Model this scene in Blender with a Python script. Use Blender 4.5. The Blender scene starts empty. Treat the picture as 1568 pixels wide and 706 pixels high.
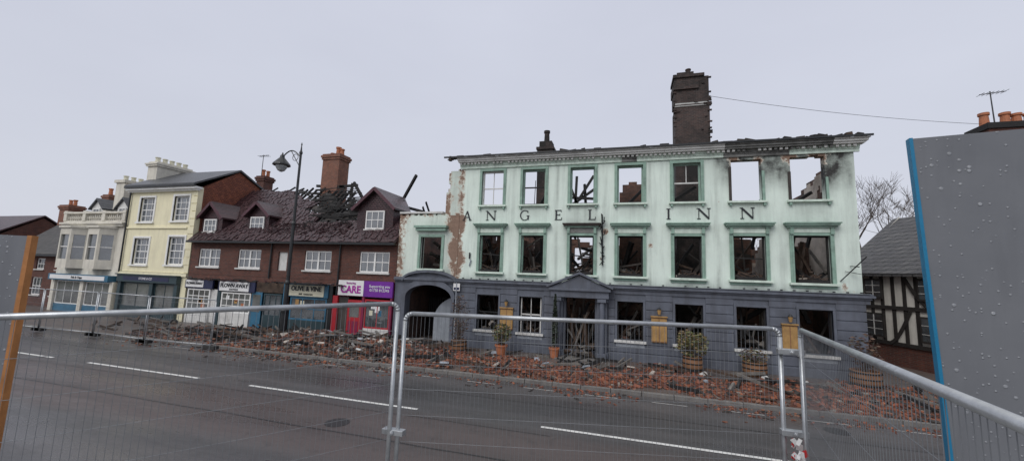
import bpy, bmesh, math, random
from mathutils import Vector, Matrix, noise
random.seed(7)
R=random.random
def U(a,b): return a+(b-a)*random.random()
def N(x,y=0,z=0,s=1.0): return noise.noise(Vector((x*s,y*s,z*s)))
scene=bpy.context.scene
# ------------------------------------------------------------------ materials
def newmat(name):
    m=bpy.data.materials.new(name); m.use_nodes=True
    nt=m.node_tree; return m,nt,nt.nodes["Principled BSDF"]
def nd(nt,t,**k):
    n=nt.nodes.new(t)
    for a,b in k.items(): setattr(n,a,b)
    return n
def c4(c): return (c[0],c[1],c[2],1)
def mix(nt,fac,a,b,mode='MIX'):
    n=nd(nt,'ShaderNodeMix',data_type='RGBA',blend_type=mode)
    for s,v in ((n.inputs[0],fac),(n.inputs[6],a),(n.inputs[7],b)):
        if isinstance(v,(int,float)): s.default_value=v
        elif isinstance(v,tuple): s.default_value=c4(v)
        else: nt.links.new(v,s)
    return n.outputs[2]
def math_(nt,op,a,b=0.0,clamp=False):
    n=nd(nt,'ShaderNodeMath',operation=op,use_clamp=clamp)
    for s,v in ((n.inputs[0],a),(n.inputs[1],b)):
        if isinstance(v,(int,float)): s.default_value=v
        else: nt.links.new(v,s)
    return n.outputs[0]
def coord(nt,scale=(1,1,1),loc=(0,0,0)):
    tc=nd(nt,'ShaderNodeTexCoord'); mp=nd(nt,'ShaderNodeMapping')
    mp.inputs['Scale'].default_value=scale; mp.inputs['Location'].default_value=loc
    nt.links.new(tc.outputs['Object'],mp.inputs[0]); return mp.outputs[0]
def noi(nt,scale,detail=4,rough=.6,vec=None,sc=(1,1,1)):
    n=nd(nt,'ShaderNodeTexNoise'); n.inputs['Scale'].default_value=scale; n.inputs['Detail'].default_value=detail; n.inputs['Roughness'].default_value=rough
    nt.links.new(vec if vec is not None else coord(nt,sc),n.inputs['Vector']); return n.outputs['Fac']
def ramp(nt,fac,stops):
    n=nd(nt,'ShaderNodeValToRGB'); e=n.color_ramp.elements
    while len(e)<len(stops): e.new(.5)
    for i,(p,c) in enumerate(stops):
        e[i].position=p; e[i].color=c4(c) if isinstance(c,tuple) else (c,c,c,1)
    nt.links.new(fac,n.inputs[0]); return n.outputs[0]
def bump(nt,b,h,st=.3,dist=.02):
    n=nd(nt,'ShaderNodeBump'); n.inputs['Strength'].default_value=st; n.inputs['Distance'].default_value=dist
    nt.links.new(h,n.inputs['Height']); nt.links.new(n.outputs[0],b.inputs['Normal'])
def plain(name,col,rough=.6,var=.25,scale=3,metal=0,bs=.15,dirt=None,streak=False):
    m,nt,b=newmat(name)
    n1=noi(nt,scale,6,.65)
    d=tuple(c*(1-var) for c in col); l=tuple(min(1,c*(1+var*.6)) for c in col)
    c=ramp(nt,n1,[(.3,d),(.7,l)])
    if streak:
        s=noi(nt,1.0,5,.6,sc=(3.5,3.5,.35)); f=ramp(nt,s,[(.45,0.0),(.75,.55)])
        c=mix(nt,f,c,dirt or tuple(x*.45 for x in col))
    elif dirt:
        s=noi(nt,scale*.4,5,.7); f=ramp(nt,s,[(.5,0.0),(.72,.7)])
        c=mix(nt,f,c,dirt)
    nt.links.new(c,b.inputs['Base Color']); b.inputs['Roughness'].default_value=rough; b.inputs['Metallic'].default_value=metal
    if bs: bump(nt,b,noi(nt,scale*12,3),bs,.01)
    return m
def brickmat(name,c1,c2,mortar,bw=.225,rh=.075,soot=.0,mort=.012,rough=.85,wall=True,st=.5,sx=1.0):
    m,nt,b=newmat(name)
    tc=nd(nt,'ShaderNodeTexCoord'); sp=nd(nt,'ShaderNodeSeparateXYZ'); nt.links.new(tc.outputs['Object'],sp.inputs[0])
    u=math_(nt,'ADD',sp.outputs[0],sp.outputs[1]) if wall else sp.outputs[0]
    v=sp.outputs[2] if wall else math_(nt,'MULTIPLY',sp.outputs[2],1.4)
    cb=nd(nt,'ShaderNodeCombineXYZ'); nt.links.new(u,cb.inputs[0]); nt.links.new(v,cb.inputs[1])
    br=nd(nt,'ShaderNodeTexBrick'); nt.links.new(cb.outputs[0],br.inputs['Vector'])
    br.inputs['Scale'].default_value=1; br.inputs['Brick Width'].default_value=bw; br.inputs['Row Height'].default_value=rh
    br.inputs['Mortar Size'].default_value=mort; br.inputs['Color1'].default_value=c4(c1); br.inputs['Color2'].default_value=c4(c2); br.inputs['Mortar'].default_value=c4(mortar)
    br.inputs['Bias'].default_value=0
    n1=noi(nt,1.3,6,.7); c=mix(nt,ramp(nt,n1,[(.35,.0),(.7,.55)]),br.outputs['Color'],tuple(x*.45 for x in c1))
    n3=noi(nt,3.7,5,.7); c=mix(nt,ramp(nt,n3,[(.5,.0),(.75,.35)]),c,tuple(min(1,x*1.7+.02) for x in c1))
    if soot: c=mix(nt,ramp(nt,noi(nt,.55,6,.75),[(.5-soot*.35,1.0),(.62,.15)]),c,(.018,.016,.015))
    nt.links.new(c,b.inputs['Base Color']); b.inputs['Roughness'].default_value=rough
    h=math_(nt,'SUBTRACT',noi(nt,14,4),math_(nt,'MULTIPLY',br.outputs['Fac'],1.0)); bump(nt,b,h,st,.02)
    return m
def vcol(name,rough=.8,attr="Col",bs=.3):
    m,nt,b=newmat(name); a=nd(nt,'ShaderNodeAttribute',attribute_name=attr)
    c=mix(nt,ramp(nt,noi(nt,9,4),[(.3,.0),(.75,.5)]),a.outputs['Color'],(.03,.025,.022))
    nt.links.new(c,b.inputs['Base Color']); b.inputs['Roughness'].default_value=rough
    if bs: bump(nt,b,noi(nt,40,3),bs,.01)
    return m
def facade_mat(name,col):
    m,nt,b=newmat(name); a=nd(nt,'ShaderNodeAttribute',attribute_name='wear')
    sp=nd(nt,'ShaderNodeSeparateColor'); nt.links.new(a.outputs['Color'],sp.inputs[0])
    c=ramp(nt,noi(nt,.7,6,.7),[(.3,tuple(x*.86 for x in col)),(.7,col)])
    s=noi(nt,1.0,6,.65,sc=(4,4,.4)); c=mix(nt,ramp(nt,s,[(.46,0.0),(.8,.6)]),c,tuple(x*.52 for x in col))
    s=noi(nt,1.0,6,.7,sc=(11,11,.8)); c=mix(nt,ramp(nt,s,[(.58,0.0),(.75,.35)]),c,(.22,.24,.21))
    n2=noi(nt,3.2,8,.75)
    f=math_(nt,'MULTIPLY',sp.outputs[0],ramp(nt,noi(nt,1.7,7,.72),[(.3,.42),(.64,1.15)]),True)
    c=mix(nt,f,c,(.03,.029,.028))
    pv=math_(nt,'ADD',sp.outputs[1],math_(nt,'MULTIPLY',math_(nt,'SUBTRACT',n2,.5),1.9))
    rim=ramp(nt,pv,[(.44,0.0),(.46,1.0)]); core=ramp(nt,pv,[(.57,0.0),(.59,1.0)])
    c=mix(nt,rim,c,mix(nt,noi(nt,2.5,4),(.66,.62,.53),(.42,.38,.32))); c=mix(nt,core,c,mix(nt,noi(nt,7,5,.8),(.09,.055,.04),(.38,.25,.18)))
    nt.links.new(c,b.inputs['Base Color']); b.inputs['Roughness'].default_value=.75
    bump(nt,b,math_(nt,'SUBTRACT',noi(nt,22,4),math_(nt,'MULTIPLY',core,1.5)),.25,.02)
    return m
M={}
M['mint']=facade_mat('mint_render',(.76,.87,.79))
M['wingr']=facade_mat('wing_render',(.74,.83,.75))
M['green']=plain('sage_green_paint',(.25,.38,.31),.5,.2,4,dirt=(.1,.13,.11))
M['palegreen']=plain('pale_green_trim',(.64,.75,.66),.55,.15,4,streak=True)
M['greyblue']=plain('grey_blue_paint',(.115,.128,.16),.5,.28,1.5,streak=True,dirt=(.045,.045,.05))
M['greylt']=plain('grey_light_paint',(.30,.33,.37),.55,.2,3,streak=True)
M['char']=plain('charred_timber',(.013,.012,.012),.75,.5,8,bs=.6)
M['charbrown']=plain('scorched_timber',(.075,.048,.033),.8,.5,6,bs=.6,dirt=(.01,.01,.01))
M['ash']=plain('ash_grey_timber',(.17,.155,.14),.85,.5,6,bs=.5,dirt=(.03,.028,.025))
M['black']=plain('black_metal',(.016,.018,.02),.35,.2,5)
M['soot']=plain('sooty_plaster',(.06,.052,.047),.9,.5,1.2,dirt=(.012,.011,.01))
M['plaster']=plain('scorched_plaster',(.50,.45,.40),.9,.35,1.4,dirt=(.10,.07,.05))
M['burntbrick']=brickmat('burnt_brick',(.22,.095,.06),(.13,.065,.05),(.16,.13,.115),soot=.4)
M['intbrick']=brickmat('interior_brick',(.25,.10,.06),(.15,.065,.045),(.16,.13,.11),soot=.42)
M['chimbrick']=brickmat('chimney_brick_burnt',(.10,.058,.05),(.045,.036,.036),(.12,.10,.09),soot=.2,st=.9)
M['redbrick']=brickmat('red_brick',(.145,.045,.028),(.08,.028,.022),(.10,.08,.07),rh=.078)
M['orangebrick']=brickmat('orange_brick',(.27,.10,.06),(.17,.065,.045),(.2,.15,.12))
M['tilehung']=brickmat('hung_tiles',(.30,.095,.05),(.17,.055,.038),(.06,.03,.02),bw=.17,rh=.11,mort=.012)
M['tile']=brickmat('clay_roof_tiles_wet',(.056,.027,.033),(.09,.042,.045),(.014,.01,.01),bw=.19,rh=.15,mort=.016,rough=.36,wall=False,st=.9)
M['slate']=brickmat('slate_roof',(.062,.066,.075),(.09,.093,.10),(.025,.025,.027),bw=.3,rh=.28,mort=.015,rough=.4,wall=False,st=.7)
M['stoneslate']=brickmat('stone_slate_roof',(.085,.08,.075),(.05,.05,.05),(.02,.02,.02),bw=.3,rh=.22,mort=.02,rough=.6,wall=False,st=.9)
M['slatey']=brickmat('slate_roof_side',(.075,.075,.08),(.12,.118,.115),(.03,.03,.03),bw=.3,rh=.2,mort=.025,rough=.55,wall=True,st=.9)
M['cream']=plain('cream_render',(.80,.75,.53),.75,.08,1.2,streak=True,dirt=(.56,.52,.39))
M['stone']=plain('pale_stone',(.66,.63,.55),.75,.18,1.5,streak=True,dirt=(.36,.35,.31))
M['white']=plain('white_paint',(.80,.80,.78),.45,.08,3,dirt=(.5,.49,.46))
M['offwhite']=plain('weathered_white',(.62,.62,.60),.6,.15,3,dirt=(.3,.29,.27))
M['sootstone']=plain('soot_stained_trim',(.20,.20,.19),.7,.5,2.5,dirt=(.03,.03,.03))
M['teal']=plain('dark_teal_paint',(.03,.055,.065),.4,.2,3)
M['blue']=plain('blue_paint',(.04,.15,.25),.4,.2,3,dirt=(.02,.05,.07))
M['navy']=plain('navy_paint',(.02,.025,.07),.4,.2,3)
M['red']=plain('red_paint',(.38,.02,.03),.4,.2,3)
M['magenta']=plain('magenta_paint',(.20,.018,.06),.45,.2,3)
M['maroon']=plain('maroon_bargeboard',(.085,.03,.042),.5,.3,4,dirt=(.03,.02,.02))
M['purple']=plain('purple_sign',(.16,.022,.30),.4,.15,2,dirt=(.10,.02,.17))
M['signwhite']=plain('sign_white',(.74,.74,.74),.4,.06,3)
M['signcream']=plain('sign_cream',(.62,.60,.47),.4,.1,3)
M['wood']=plain('varnished_board',(.42,.25,.09),.5,.25,5,dirt=(.25,.15,.06))
M['terracotta']=plain('terracotta',(.42,.15,.07),.7,.2,5,dirt=(.25,.12,.08))
M['barrel']=plain('oak_barrel',(.22,.11,.055),.7,.3,6)
M['rubblec']=vcol('rubble_fragments',.85)
M['leafc']=vcol('leaves',.6,bs=0)
M['bark']=plain('bark',(.11,.09,.08),.9,.3,5)
M['steel']=plain('galvanised_steel',(.44,.46,.48),.38,.22,9,metal=.65,bs=.05,dirt=(.24,.25,.27))
M['wire']=plain('galvanised_wire',(.20,.21,.225),.5,.15,9,metal=.3,bs=0)
M['rubber']=plain('rubber_foot',(.03,.03,.03),.9,.2,5)
M['ply']=plain('plywood_edge',(.38,.16,.05),.7,.3,8)
M['bluetrim']=plain('blue_edge_trim',(.01,.18,.34),.4,.1,5)
M['textdark']=plain('dark_lettering',(.012,.014,.02),.5,.1,5,bs=0)
M['textwhite']=plain('white_lettering',(.75,.75,.78),.5,.05,5,bs=0)
M['textpink']=plain('magenta_lettering',(.35,.02,.30),.5,.05,5,bs=0)
M['lampglass']=plain('lamp_glass',(.35,.37,.38),.15,.05,5,bs=0)
def glassm(name,col,rough):
    m,nt,b=newmat(name); c=ramp(nt,noi(nt,.9,3),[(.35,tuple(x*.4 for x in col)),(.65,col)])
    nt.links.new(c,b.inputs['Base Color']); b.inputs['Roughness'].default_value=rough; b.inputs['Specular IOR Level'].default_value=1.0
    b.inputs['IOR'].default_value=1.9
    bump(nt,b,noi(nt,1.2,2),.06,.02); return m
M['glass']=glassm('window_glass',(.10,.115,.125),.06)
M['shopglass']=glassm('shop_glass',(.17,.18,.17),.1)
def asphalt():
    m,nt,b=newmat('wet_asphalt')
    big=noi(nt,.16,5,.6,sc=(.3,1,1)); fine=noi(nt,45,4,.75)
    c=ramp(nt,big,[(.36,(.052,.052,.057)),(.52,(.074,.066,.066)),(.68,(.050,.050,.054))])
    c=mix(nt,ramp(nt,fine,[(.35,0.0),(.75,.6)]),c,(.16,.15,.15))
    tc=nd(nt,'ShaderNodeTexCoord'); sp=nd(nt,'ShaderNodeSeparateXYZ'); nt.links.new(tc.outputs['Object'],sp.inputs[0])
    yy=math_(nt,'ADD',sp.outputs[1],math_(nt,'MULTIPLY',noi(nt,.4,3),.8))
    def step(a,b_):
        r=nd(nt,'ShaderNodeMapRange',interpolation_type='SMOOTHSTEP'); r.inputs[1].default_value=a; r.inputs[2].default_value=b_; nt.links.new(yy,r.inputs[0]); return r.outputs[0]
    fb=math_(nt,'MULTIPLY',math_(nt,'SUBTRACT',step(-11.4,-10.6),step(-8.7,-8.0)),.6)
    c=mix(nt,fb,c,(.090,.064,.060))
    fb=math_(nt,'MULTIPLY',math_(nt,'SUBTRACT',step(-7.4,-7.1),step(-6.0,-5.8)),.45)
    c=mix(nt,fb,c,(.040,.040,.043))
    tr=noi(nt,1.0,3,.5,sc=(.02,1.3,1)); c=mix(nt,ramp(nt,tr,[(.45,0.0),(.62,.4)]),c,(.036,.036,.038))
    sp2=noi(nt,3.5,5,.7); c=mix(nt,ramp(nt,sp2,[(.54,0.0),(.70,.5)]),c,(.032,.031,.031))
    nt.links.new(c,b.inputs['Base Color'])
    w=noi(nt,.6,6,.65,sc=(.25,1,1)); nt.links.new(ramp(nt,w,[(.38,.20),(.6,.58)]),b.inputs['Roughness'])
    bump(nt,b,math_(nt,'ADD',fine,math_(nt,'MULTIPLY',noi(nt,4,4),.6)),.45,.006)
    return m
M['asphalt']=asphalt()
M['seam']=plain('bitumen_seam',(.022,.022,.024),.4,.3,9,bs=.3)
M['mark']=plain('worn_road_paint',(.66,.66,.64),.6,.15,8,dirt=(.22,.22,.22))
M['markworn']=plain('faded_road_paint',(.34,.33,.32),.7,.3,8,dirt=(.09,.09,.09))
def pavemat():
    m,nt,b=newmat('paving_slabs')
    br=nd(nt,'ShaderNodeTexBrick'); nt.links.new(coord(nt),br.inputs['Vector'])
    br.inputs['Scale'].default_value=1; br.inputs['Brick Width'].default_value=.6; br.inputs['Row Height'].default_value=.45; br.inputs['Mortar Size'].default_value=.015
    br.inputs['Color1'].default_value=c4((.14,.125,.118)); br.inputs['Color2'].default_value=c4((.105,.097,.092)); br.inputs['Mortar'].default_value=c4((.05,.045,.04))
    f=ramp(nt,noi(nt,.5,6,.7),[(.4,.05),(.62,.6)])
    c=mix(nt,f,br.outputs['Color'],(.12,.07,.052)); c=mix(nt,ramp(nt,noi(nt,3,6,.7),[(.5,0.0),(.7,.7)]),c,(.05,.043,.04))
    nt.links.new(c,b.inputs['Base Color']); b.inputs['Roughness'].default_value=.45; bump(nt,b,noi(nt,25,4),.4,.01); return m
M['pave']=pavemat()
def rubground():
    m,nt,b=newmat('crushed_tile_layer')
    n1=noi(nt,16,6,.8); n2=noi(nt,.45,5,.65); n3=noi(nt,38,3,.7)
    c=ramp(nt,n1,[(.3,(.035,.026,.024)),(.45,(.13,.05,.03)),(.58,(.25,.09,.05)),(.72,(.34,.15,.09))])
    c=mix(nt,ramp(nt,n2,[(.42,0.0),(.6,.65)]),c,(.065,.050,.044)); c=mix(nt,ramp(nt,n3,[(.55,0.0),(.7,.6)]),c,(.03,.025,.022))
    nt.links.new(c,b.inputs['Base Color']); b.inputs['Roughness'].default_value=.8; bump(nt,b,math_(nt,'ADD',n1,n3),1.0,.05); return m
M['rubg']=rubground()
M['kerb']=plain('granite_kerb',(.18,.17,.16),.6,.25,6,dirt=(.08,.07,.065))
M['ground']=plain('ground_cover',(.07,.075,.05),.9,.4,.3)
M['concrete']=plain('concrete',(.2,.195,.185),.8,.25,3)
def hoardmat():
    m,nt,b=newmat('wet_grey_board')
    c=ramp(nt,noi(nt,1.5,5,.6),[(.3,(.140,.148,.165)),(.7,(.175,.183,.20))])
    s=noi(nt,1.0,5,.6,sc=(6,6,.5)); c=mix(nt,ramp(nt,s,[(.48,0.0),(.8,.5)]),c,(.10,.105,.118))
    dr=None
    for scl,lo,hi in ((40,.78,.8),(24,.88,.9)):
        vo=nd(nt,'ShaderNodeTexVoronoi'); vo.inputs['Scale'].default_value=scl; nt.links.new(coord(nt),vo.inputs['Vector'])
        sp=nd(nt,'ShaderNodeSeparateColor'); nt.links.new(vo.outputs['Color'],sp.inputs[0])
        on=math_(nt,'MULTIPLY',ramp(nt,sp.outputs[0],[(lo,0.0),(hi,1.0)]),ramp(nt,noi(nt,2.3,4),[(.38,.35),(.6,1.0)]))
        d=math_(nt,'MULTIPLY',ramp(nt,vo.outputs['Distance'],[(.16,1.0),(.30,0.0)]),on)
        dr=d if dr is None else math_(nt,'MAXIMUM',dr,d)
    c=mix(nt,math_(nt,'MULTIPLY',dr,.6),c,(.42,.44,.47))
    nt.links.new(c,b.inputs['Base Color']); b.inputs['Roughness'].default_value=.40
    bump(nt,b,dr,.8,.006); return m
M['hoard']=hoardmat()
M['tapered']=plain('tape_red',(.6,.03,.03),.4,.1,5,bs=0)
M['oak']=plain('black_timber',(.028,.024,.022),.7,.4,5)
M['tudorwhite']=plain('tudor_infill',(.72,.70,.64),.8,.12,3,streak=True)
# ------------------------------------------------------------------ mesh builder
def empty(name,loc=(0,0,0)):
    e=bpy.data.objects.new(name,None); bpy.context.collection.objects.link(e); e.empty_display_size=.3; return e
class MB:
    def __init__(s): s.v=[]; s.f=[]; s.m=[]; s.c=[]; s.mats=[]
    def mi(s,k):
        if k not in s.mats: s.mats.append(k)
        return s.mats.index(k)
    def face(s,pts,mat,col=None):
        i=len(s.v); s.v+= [tuple(p) for p in pts]; s.f.append(tuple(range(i,i+len(pts)))); s.m.append(s.mi(mat)); s.c.append(col or (1,1,1))
    def hexa(s,P,mat,col=None):
        i=len(s.v); s.v+=[tuple(p) for p in P]
        for q in ((0,3,2,1),(4,5,6,7),(0,1,5,4),(1,2,6,5),(2,3,7,6),(3,0,4,7)):
            s.f.append(tuple(i+a for a in q)); s.m.append(s.mi(mat)); s.c.append(col or (1,1,1))
    def box(s,x0,x1,y0,y1,z0,z1,mat,col=None):
        s.hexa([(x0,y0,z0),(x1,y0,z0),(x1,y1,z0),(x0,y1,z0),(x0,y0,z1),(x1,y0,z1),(x1,y1,z1),(x0,y1,z1)],mat,col)
    def rbox(s,c,size,rot,mat,col=None):
        m=Matrix.LocRotScale(Vector(c),rot,None); a,b,d=[k/2 for k in size]
        s.hexa([m@Vector(p) for p in ((-a,-b,-d),(a,-b,-d),(a,b,-d),(-a,b,-d),(-a,-b,d),(a,-b,d),(a,b,d),(-a,b,d))],mat,col)
    def beam(s,p,q,w,h,mat,col=None,tw=0):
        p=Vector(p);q=Vector(q);d=q-p
        if d.length<1e-6: return
        rot=d.to_track_quat('X','Z')@Matrix.Rotation(tw,3,'X').to_quaternion()
        s.rbox((p+q)/2,(d.length,w,h),rot,mat,col)
    def cyl(s,p,q,r0,r1,mat,n=8,cap=True,col=None):
        p=Vector(p);q=Vector(q);d=q-p; rot=d.to_track_quat('Z','Y'); i=len(s.v)
        for c,r in ((p,r0),(q,r1)):
            for k in range(n):
                a=2*math.pi*k/n; s.v.append(tuple(c+rot@Vector((math.cos(a)*r,math.sin(a)*r,0))))
        for k in range(n):
            s.f.append((i+k,i+(k+1)%n,i+n+(k+1)%n,i+n+k)); s.m.append(s.mi(mat)); s.c.append(col or (1,1,1))
        if cap:
            s.f.append(tuple(i+k for k in range(n))[::-1]); s.m.append(s.mi(mat)); s.c.append(col or (1,1,1))
            s.f.append(tuple(i+n+k for k in range(n))); s.m.append(s.mi(mat)); s.c.append(col or (1,1,1))
    def lathe(s,c,prof,mat,n=16,col=None):
        for (r0,z0),(r1,z1) in zip(prof,prof[1:]):
            s.cyl((c[0],c[1],c[2]+z0),(c[0],c[1],c[2]+z1+(1e-5 if z0==z1 else 0)),max(r0,.001),max(r1,.001),mat,n,False,col)
    def prism(s,poly,y0,y1,mat,axis='y'):
        n=len(poly)
        P=(lambda a,b,d:(a,d,b)) if axis=='y' else ((lambda a,b,d:(d,a,b)) if axis=='x' else (lambda a,b,d:(a,b,d)))
        s.face([P(a,b,y0) for a,b in poly],mat); s.face([P(a,b,y1) for a,b in poly][::-1],mat)
        for k in range(n):
            a=poly[k];b=poly[(k+1)%n]; s.face([P(a[0],a[1],y0),P(b[0],b[1],y0),P(b[0],b[1],y1),P(a[0],a[1],y1)],mat)
    def done(s,name,parent=None,smooth=False,attr=False,bevel=0):
        me=bpy.data.meshes.new(name); me.from_pydata(s.v,[],s.f)
        for k in s.mats: me.materials.append(M[k])
        me.polygons.foreach_set('material_index',s.m)
        if attr:
            a=me.color_attributes.new('Col','FLOAT_COLOR','CORNER'); L=[]
            for f,c in zip(s.f,s.c): L+= [c[0],c[1],c[2],1.0]*len(f)
            a.data.foreach_set('color',L)
        if smooth: me.polygons.foreach_set('use_smooth',[True]*len(s.f))
        me.update(); o=bpy.data.objects.new(name,me); bpy.context.collection.objects.link(o)
        if parent: o.parent=parent
        if bevel:
            bmod=o.modifiers.new('bevel','BEVEL'); bmod.width=bevel; bmod.segments=2; bmod.limit_method='ANGLE'
        return o
def wall(name,parent,u0,u1,z0,z1,ops,P,th,mat,step=None,solid=None,wear=None):
    """plane wall with real openings. P(u,d,z) maps to world, d=0 outer face, d=th inner face."""
    us={u0,u1}; zs={z0,z1}
    for a,b,c,d in ops: us|={a,b}; zs|={c,d}
    if step:
        k=int((u1-u0)/step)
        for i in range(1,k): us.add(u0+(u1-u0)*i/k)
        k=max(1,int((z1-z0)/step))
        for i in range(1,k): zs.add(z0+(z1-z0)*i/k)
    def clean(s):
        s=sorted(s); o=[s[0]]
        for x in s[1:]:
            if x-o[-1]>1e-4: o.append(x)
        return o
    us=[x for x in clean(us) if u0-1e-6<=x<=u1+1e-6]; zs=[x for x in clean(zs) if z0-1e-6<=x<=z1+1e-6]
    nu,nz=len(us)-1,len(zs)-1; S=[[True]*nz for _ in range(nu)]
    for i in range(nu):
        uc=(us[i]+us[i+1])/2
        for j in range(nz):
            zc=(zs[j]+zs[j+1])/2
            if any(a<uc<b and c<zc<d for a,b,c,d in ops) or (solid and not solid(uc,zc)): S[i][j]=False
    V=[];F=[];W=[];idx={}
    def vid(i,j,k):
        if (i,j,k) not in idx:
            idx[(i,j,k)]=len(V); V.append(P(us[i],th*k,zs[j])); W.append(wear(us[i],zs[j]) if wear else (0,0,0))
        return idx[(i,j,k)]
    g=lambda i,j: 0<=i<nu and 0<=j<nz and S[i][j]
    for i in range(nu):
        for j in range(nz):
            if not S[i][j]: continue
            F.append((vid(i,j,0),vid(i+1,j,0),vid(i+1,j+1,0),vid(i,j+1,0)))
            F.append((vid(i,j,1),vid(i,j+1,1),vid(i+1,j+1,1),vid(i+1,j,1)))
            if not g(i-1,j): F.append((vid(i,j,0),vid(i,j+1,0),vid(i,j+1,1),vid(i,j,1)))
            if not g(i+1,j): F.append((vid(i+1,j,0),vid(i+1,j,1),vid(i+1,j+1,1),vid(i+1,j+1,0)))
            if not g(i,j-1): F.append((vid(i,j,0),vid(i,j,1),vid(i+1,j,1),vid(i+1,j,0)))
            if not g(i,j+1): F.append((vid(i,j+1,0),vid(i+1,j+1,0),vid(i+1,j+1,1),vid(i,j+1,1)))
    me=bpy.data.meshes.new(name); me.from_pydata(V,[],F); me.materials.append(M[mat])
    if wear:
        a=me.color_attributes.new('wear','FLOAT_COLOR','POINT'); L=[]
        for w in W: L+=[w[0],w[1],w[2],1.0]
        a.data.foreach_set('color',L)
    o=bpy.data.objects.new(name,me); bpy.context.collection.objects.link(o); o.parent=parent; return o
PX=lambda y:(lambda u,d,z:(u,y+d,z))
PY=lambda x,s=1:(lambda u,d,z:(x+s*d,u,z))
def text(body,parent,loc,size,mat,name='lettering',ext=.008,xs=1,rz=0,bold=0):
    t=bpy.data.curves.new(name,'FONT'); t.body=body; t.size=size; t.extrude=ext; t.align_x='CENTER'; t.align_y='CENTER'; t.offset=bold
    o=bpy.data.objects.new(name,t); bpy.context.collection.objects.link(o); o.location=loc; o.rotation_euler=(math.pi/2,0,rz); o.scale=(xs,1,1)
    t.materials.append(M[mat]); o.parent=parent; return o
def sash(fr,gl,x0,x1,z0,z1,y,cols,rows,mat='white',gmat='glass',w=.06,bar=.03,mid=True):
    fr.box(x0,x1,y,y+.07,z0,z0+w,mat); fr.box(x0,x1,y,y+.07,z1-w,z1,mat)
    fr.box(x0,x0+w,y+.002,y+.072,z0+w,z1-w,mat); fr.box(x1-w,x1,y+.002,y+.072,z0+w,z1-w,mat)
    for i in range(1,cols):
        x=x0+(x1-x0)*i/cols; fr.box(x-bar/2,x+bar/2,y+.015,y+.055,z0+w,z1-w,mat)
    for j in range(1,rows):
        z=z0+(z1-z0)*j/rows; bb=bar*1.6 if (mid and j*2==rows) else bar
        fr.box(x0+w,x1-w,y+.01,y+.06,z-bb/2,z+bb/2,mat)
    if gl: gl.face([(x0+w/2,y+.035,z0+w/2),(x1-w/2,y+.035,z0+w/2),(x1-w/2,y+.035,z1-w/2),(x0+w/2,y+.035,z1-w/2)],gmat)
def pot(mb,x,y,z,h=.5,r=.13,mat='terracotta'):
    mb.lathe((x,y,z),[(r*1.05,0),(r,h*.1),(r*.85,h*.8),(r*1.1,h*.82),(r*1.1,h),(r*.7,h),(r*.7,h*.6)],mat,12)
def chimney(mb,x0,x1,y0,y1,z0,z1,mat,cap=True,n=2,potm='terracotta',ph=.5):
    mb.box(x0,x1,y0,y1,z0,z1-.4,mat)
    mb.box(x0-.06,x1+.06,y0-.06,y1+.06,z1-.4,z1-.25,mat); mb.box(x0-.11,x1+.11,y0-.11,y1+.11,z1-.25,z1-.1,mat); mb.box(x0-.04,x1+.04,y0-.04,y1+.04,z1-.1,z1,mat)
    for i in range(n):
        t=(i+.5)/n
        if (x1-x0)>(y1-y0): pot(mb,x0+(x1-x0)*t,(y0+y1)/2,z1,ph,.13,potm)
        else: pot(mb,(x0+x1)/2,y0+(y1-y0)*t,z1,ph,.13,potm)
# ------------------------------------------------------------------ ground, road, pavement
g=MB(); g.face([(-1500,-1500,-.02),(1500,-1500,-.02),(1500,1500,-.02),(-1500,1500,-.02)],'ground'); g.done('ground')
g=MB()
g.face([(-300,-17,0),(300,-17,0),(300,-4.8,0),(-300,-4.8,0)],'asphalt'); g.done('road')
mk=MB()
def dash(x0,x1,y,w,mat='mark'):
    n=max(2,int((x1-x0)/.25)); 
    for i in range(n):
        a=x0+(x1-x0)*i/n; b=x0+(x1-x0)*(i+1)/n
        e=lambda x:(w/2)*(1+.16*N(x,3,0,5))
        mk.face([(a,y-e(a),.008),(b,y-e(b),.008),(b,y+e(b+9),.008),(a,y+e(a+9),.008)],mat)
for a,b in ((-1.9,3.4),(-10.6,-5.1),(-17.7,-12.6),(-25,-19.6),(-33,-27.5),(-41,-36),(7.5,12.5),(16,21)): dash(a,b,-8.42,.11)
for i in range(26): dash(-24+i*1.9,-24+i*1.9+.95,-5.35,.07,'markworn')
mk.done('road_marking')
pt=MB()
for y0,x0,x1,wd in ((-6.75,-60,40,.02),(-10.35,-60,30,.022),(-8.9,-30,-2,.014)):
    x=x0
    while x<x1:
        f_=lambda x:y0+.05*N(x,y0,0,.5)+.015*N(x,1,0,3)
        pt.face([(x,f_(x)-wd,.004),(x+.4,f_(x+.4)-wd,.004),(x+.4,f_(x+.4)+wd,.004),(x,f_(x)+wd,.004)],'seam'); x+=.4
pt.cyl((-6.3,-9.9,.003),(-6.3,-9.9,.006),.27,.27,'seam',24); pt.cyl((4.9,-6.0,.003),(4.9,-6.0,.006),.27,.27,'seam',24)
pt.done('road_seams_and_covers')
k=MB(); x=-70
while x<70:
    k.box(x,x+.9,-4.8,-4.66,-.01,.12+.004*N(x,0,0,3),'kerb'); x+=.915
k.done('kerb',bevel=.012)
p=MB(); p.face([(-300,-4.66,.11),(300,-4.66,.11),(300,12,.11),(-300,12,.11)],'pave'); p.done('pavement')
rp=MB(); edge=[(-60,-20.5),(-9.5,-16.5),(-1.6,-13.25),(60,-13.25)]
rp.face([(a,b,1.0) for a,b in edge]+[(60,-60,1.0),(-60,-60,1.0)],'concrete')
for (a,b),(c,d) in zip(edge,edge[1:]): rp.face([(a,b,-.01),(c,d,-.01),(c,d,1.0),(a,b,1.0)],'redbrick')
rp.done('raised_pavement')
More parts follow.
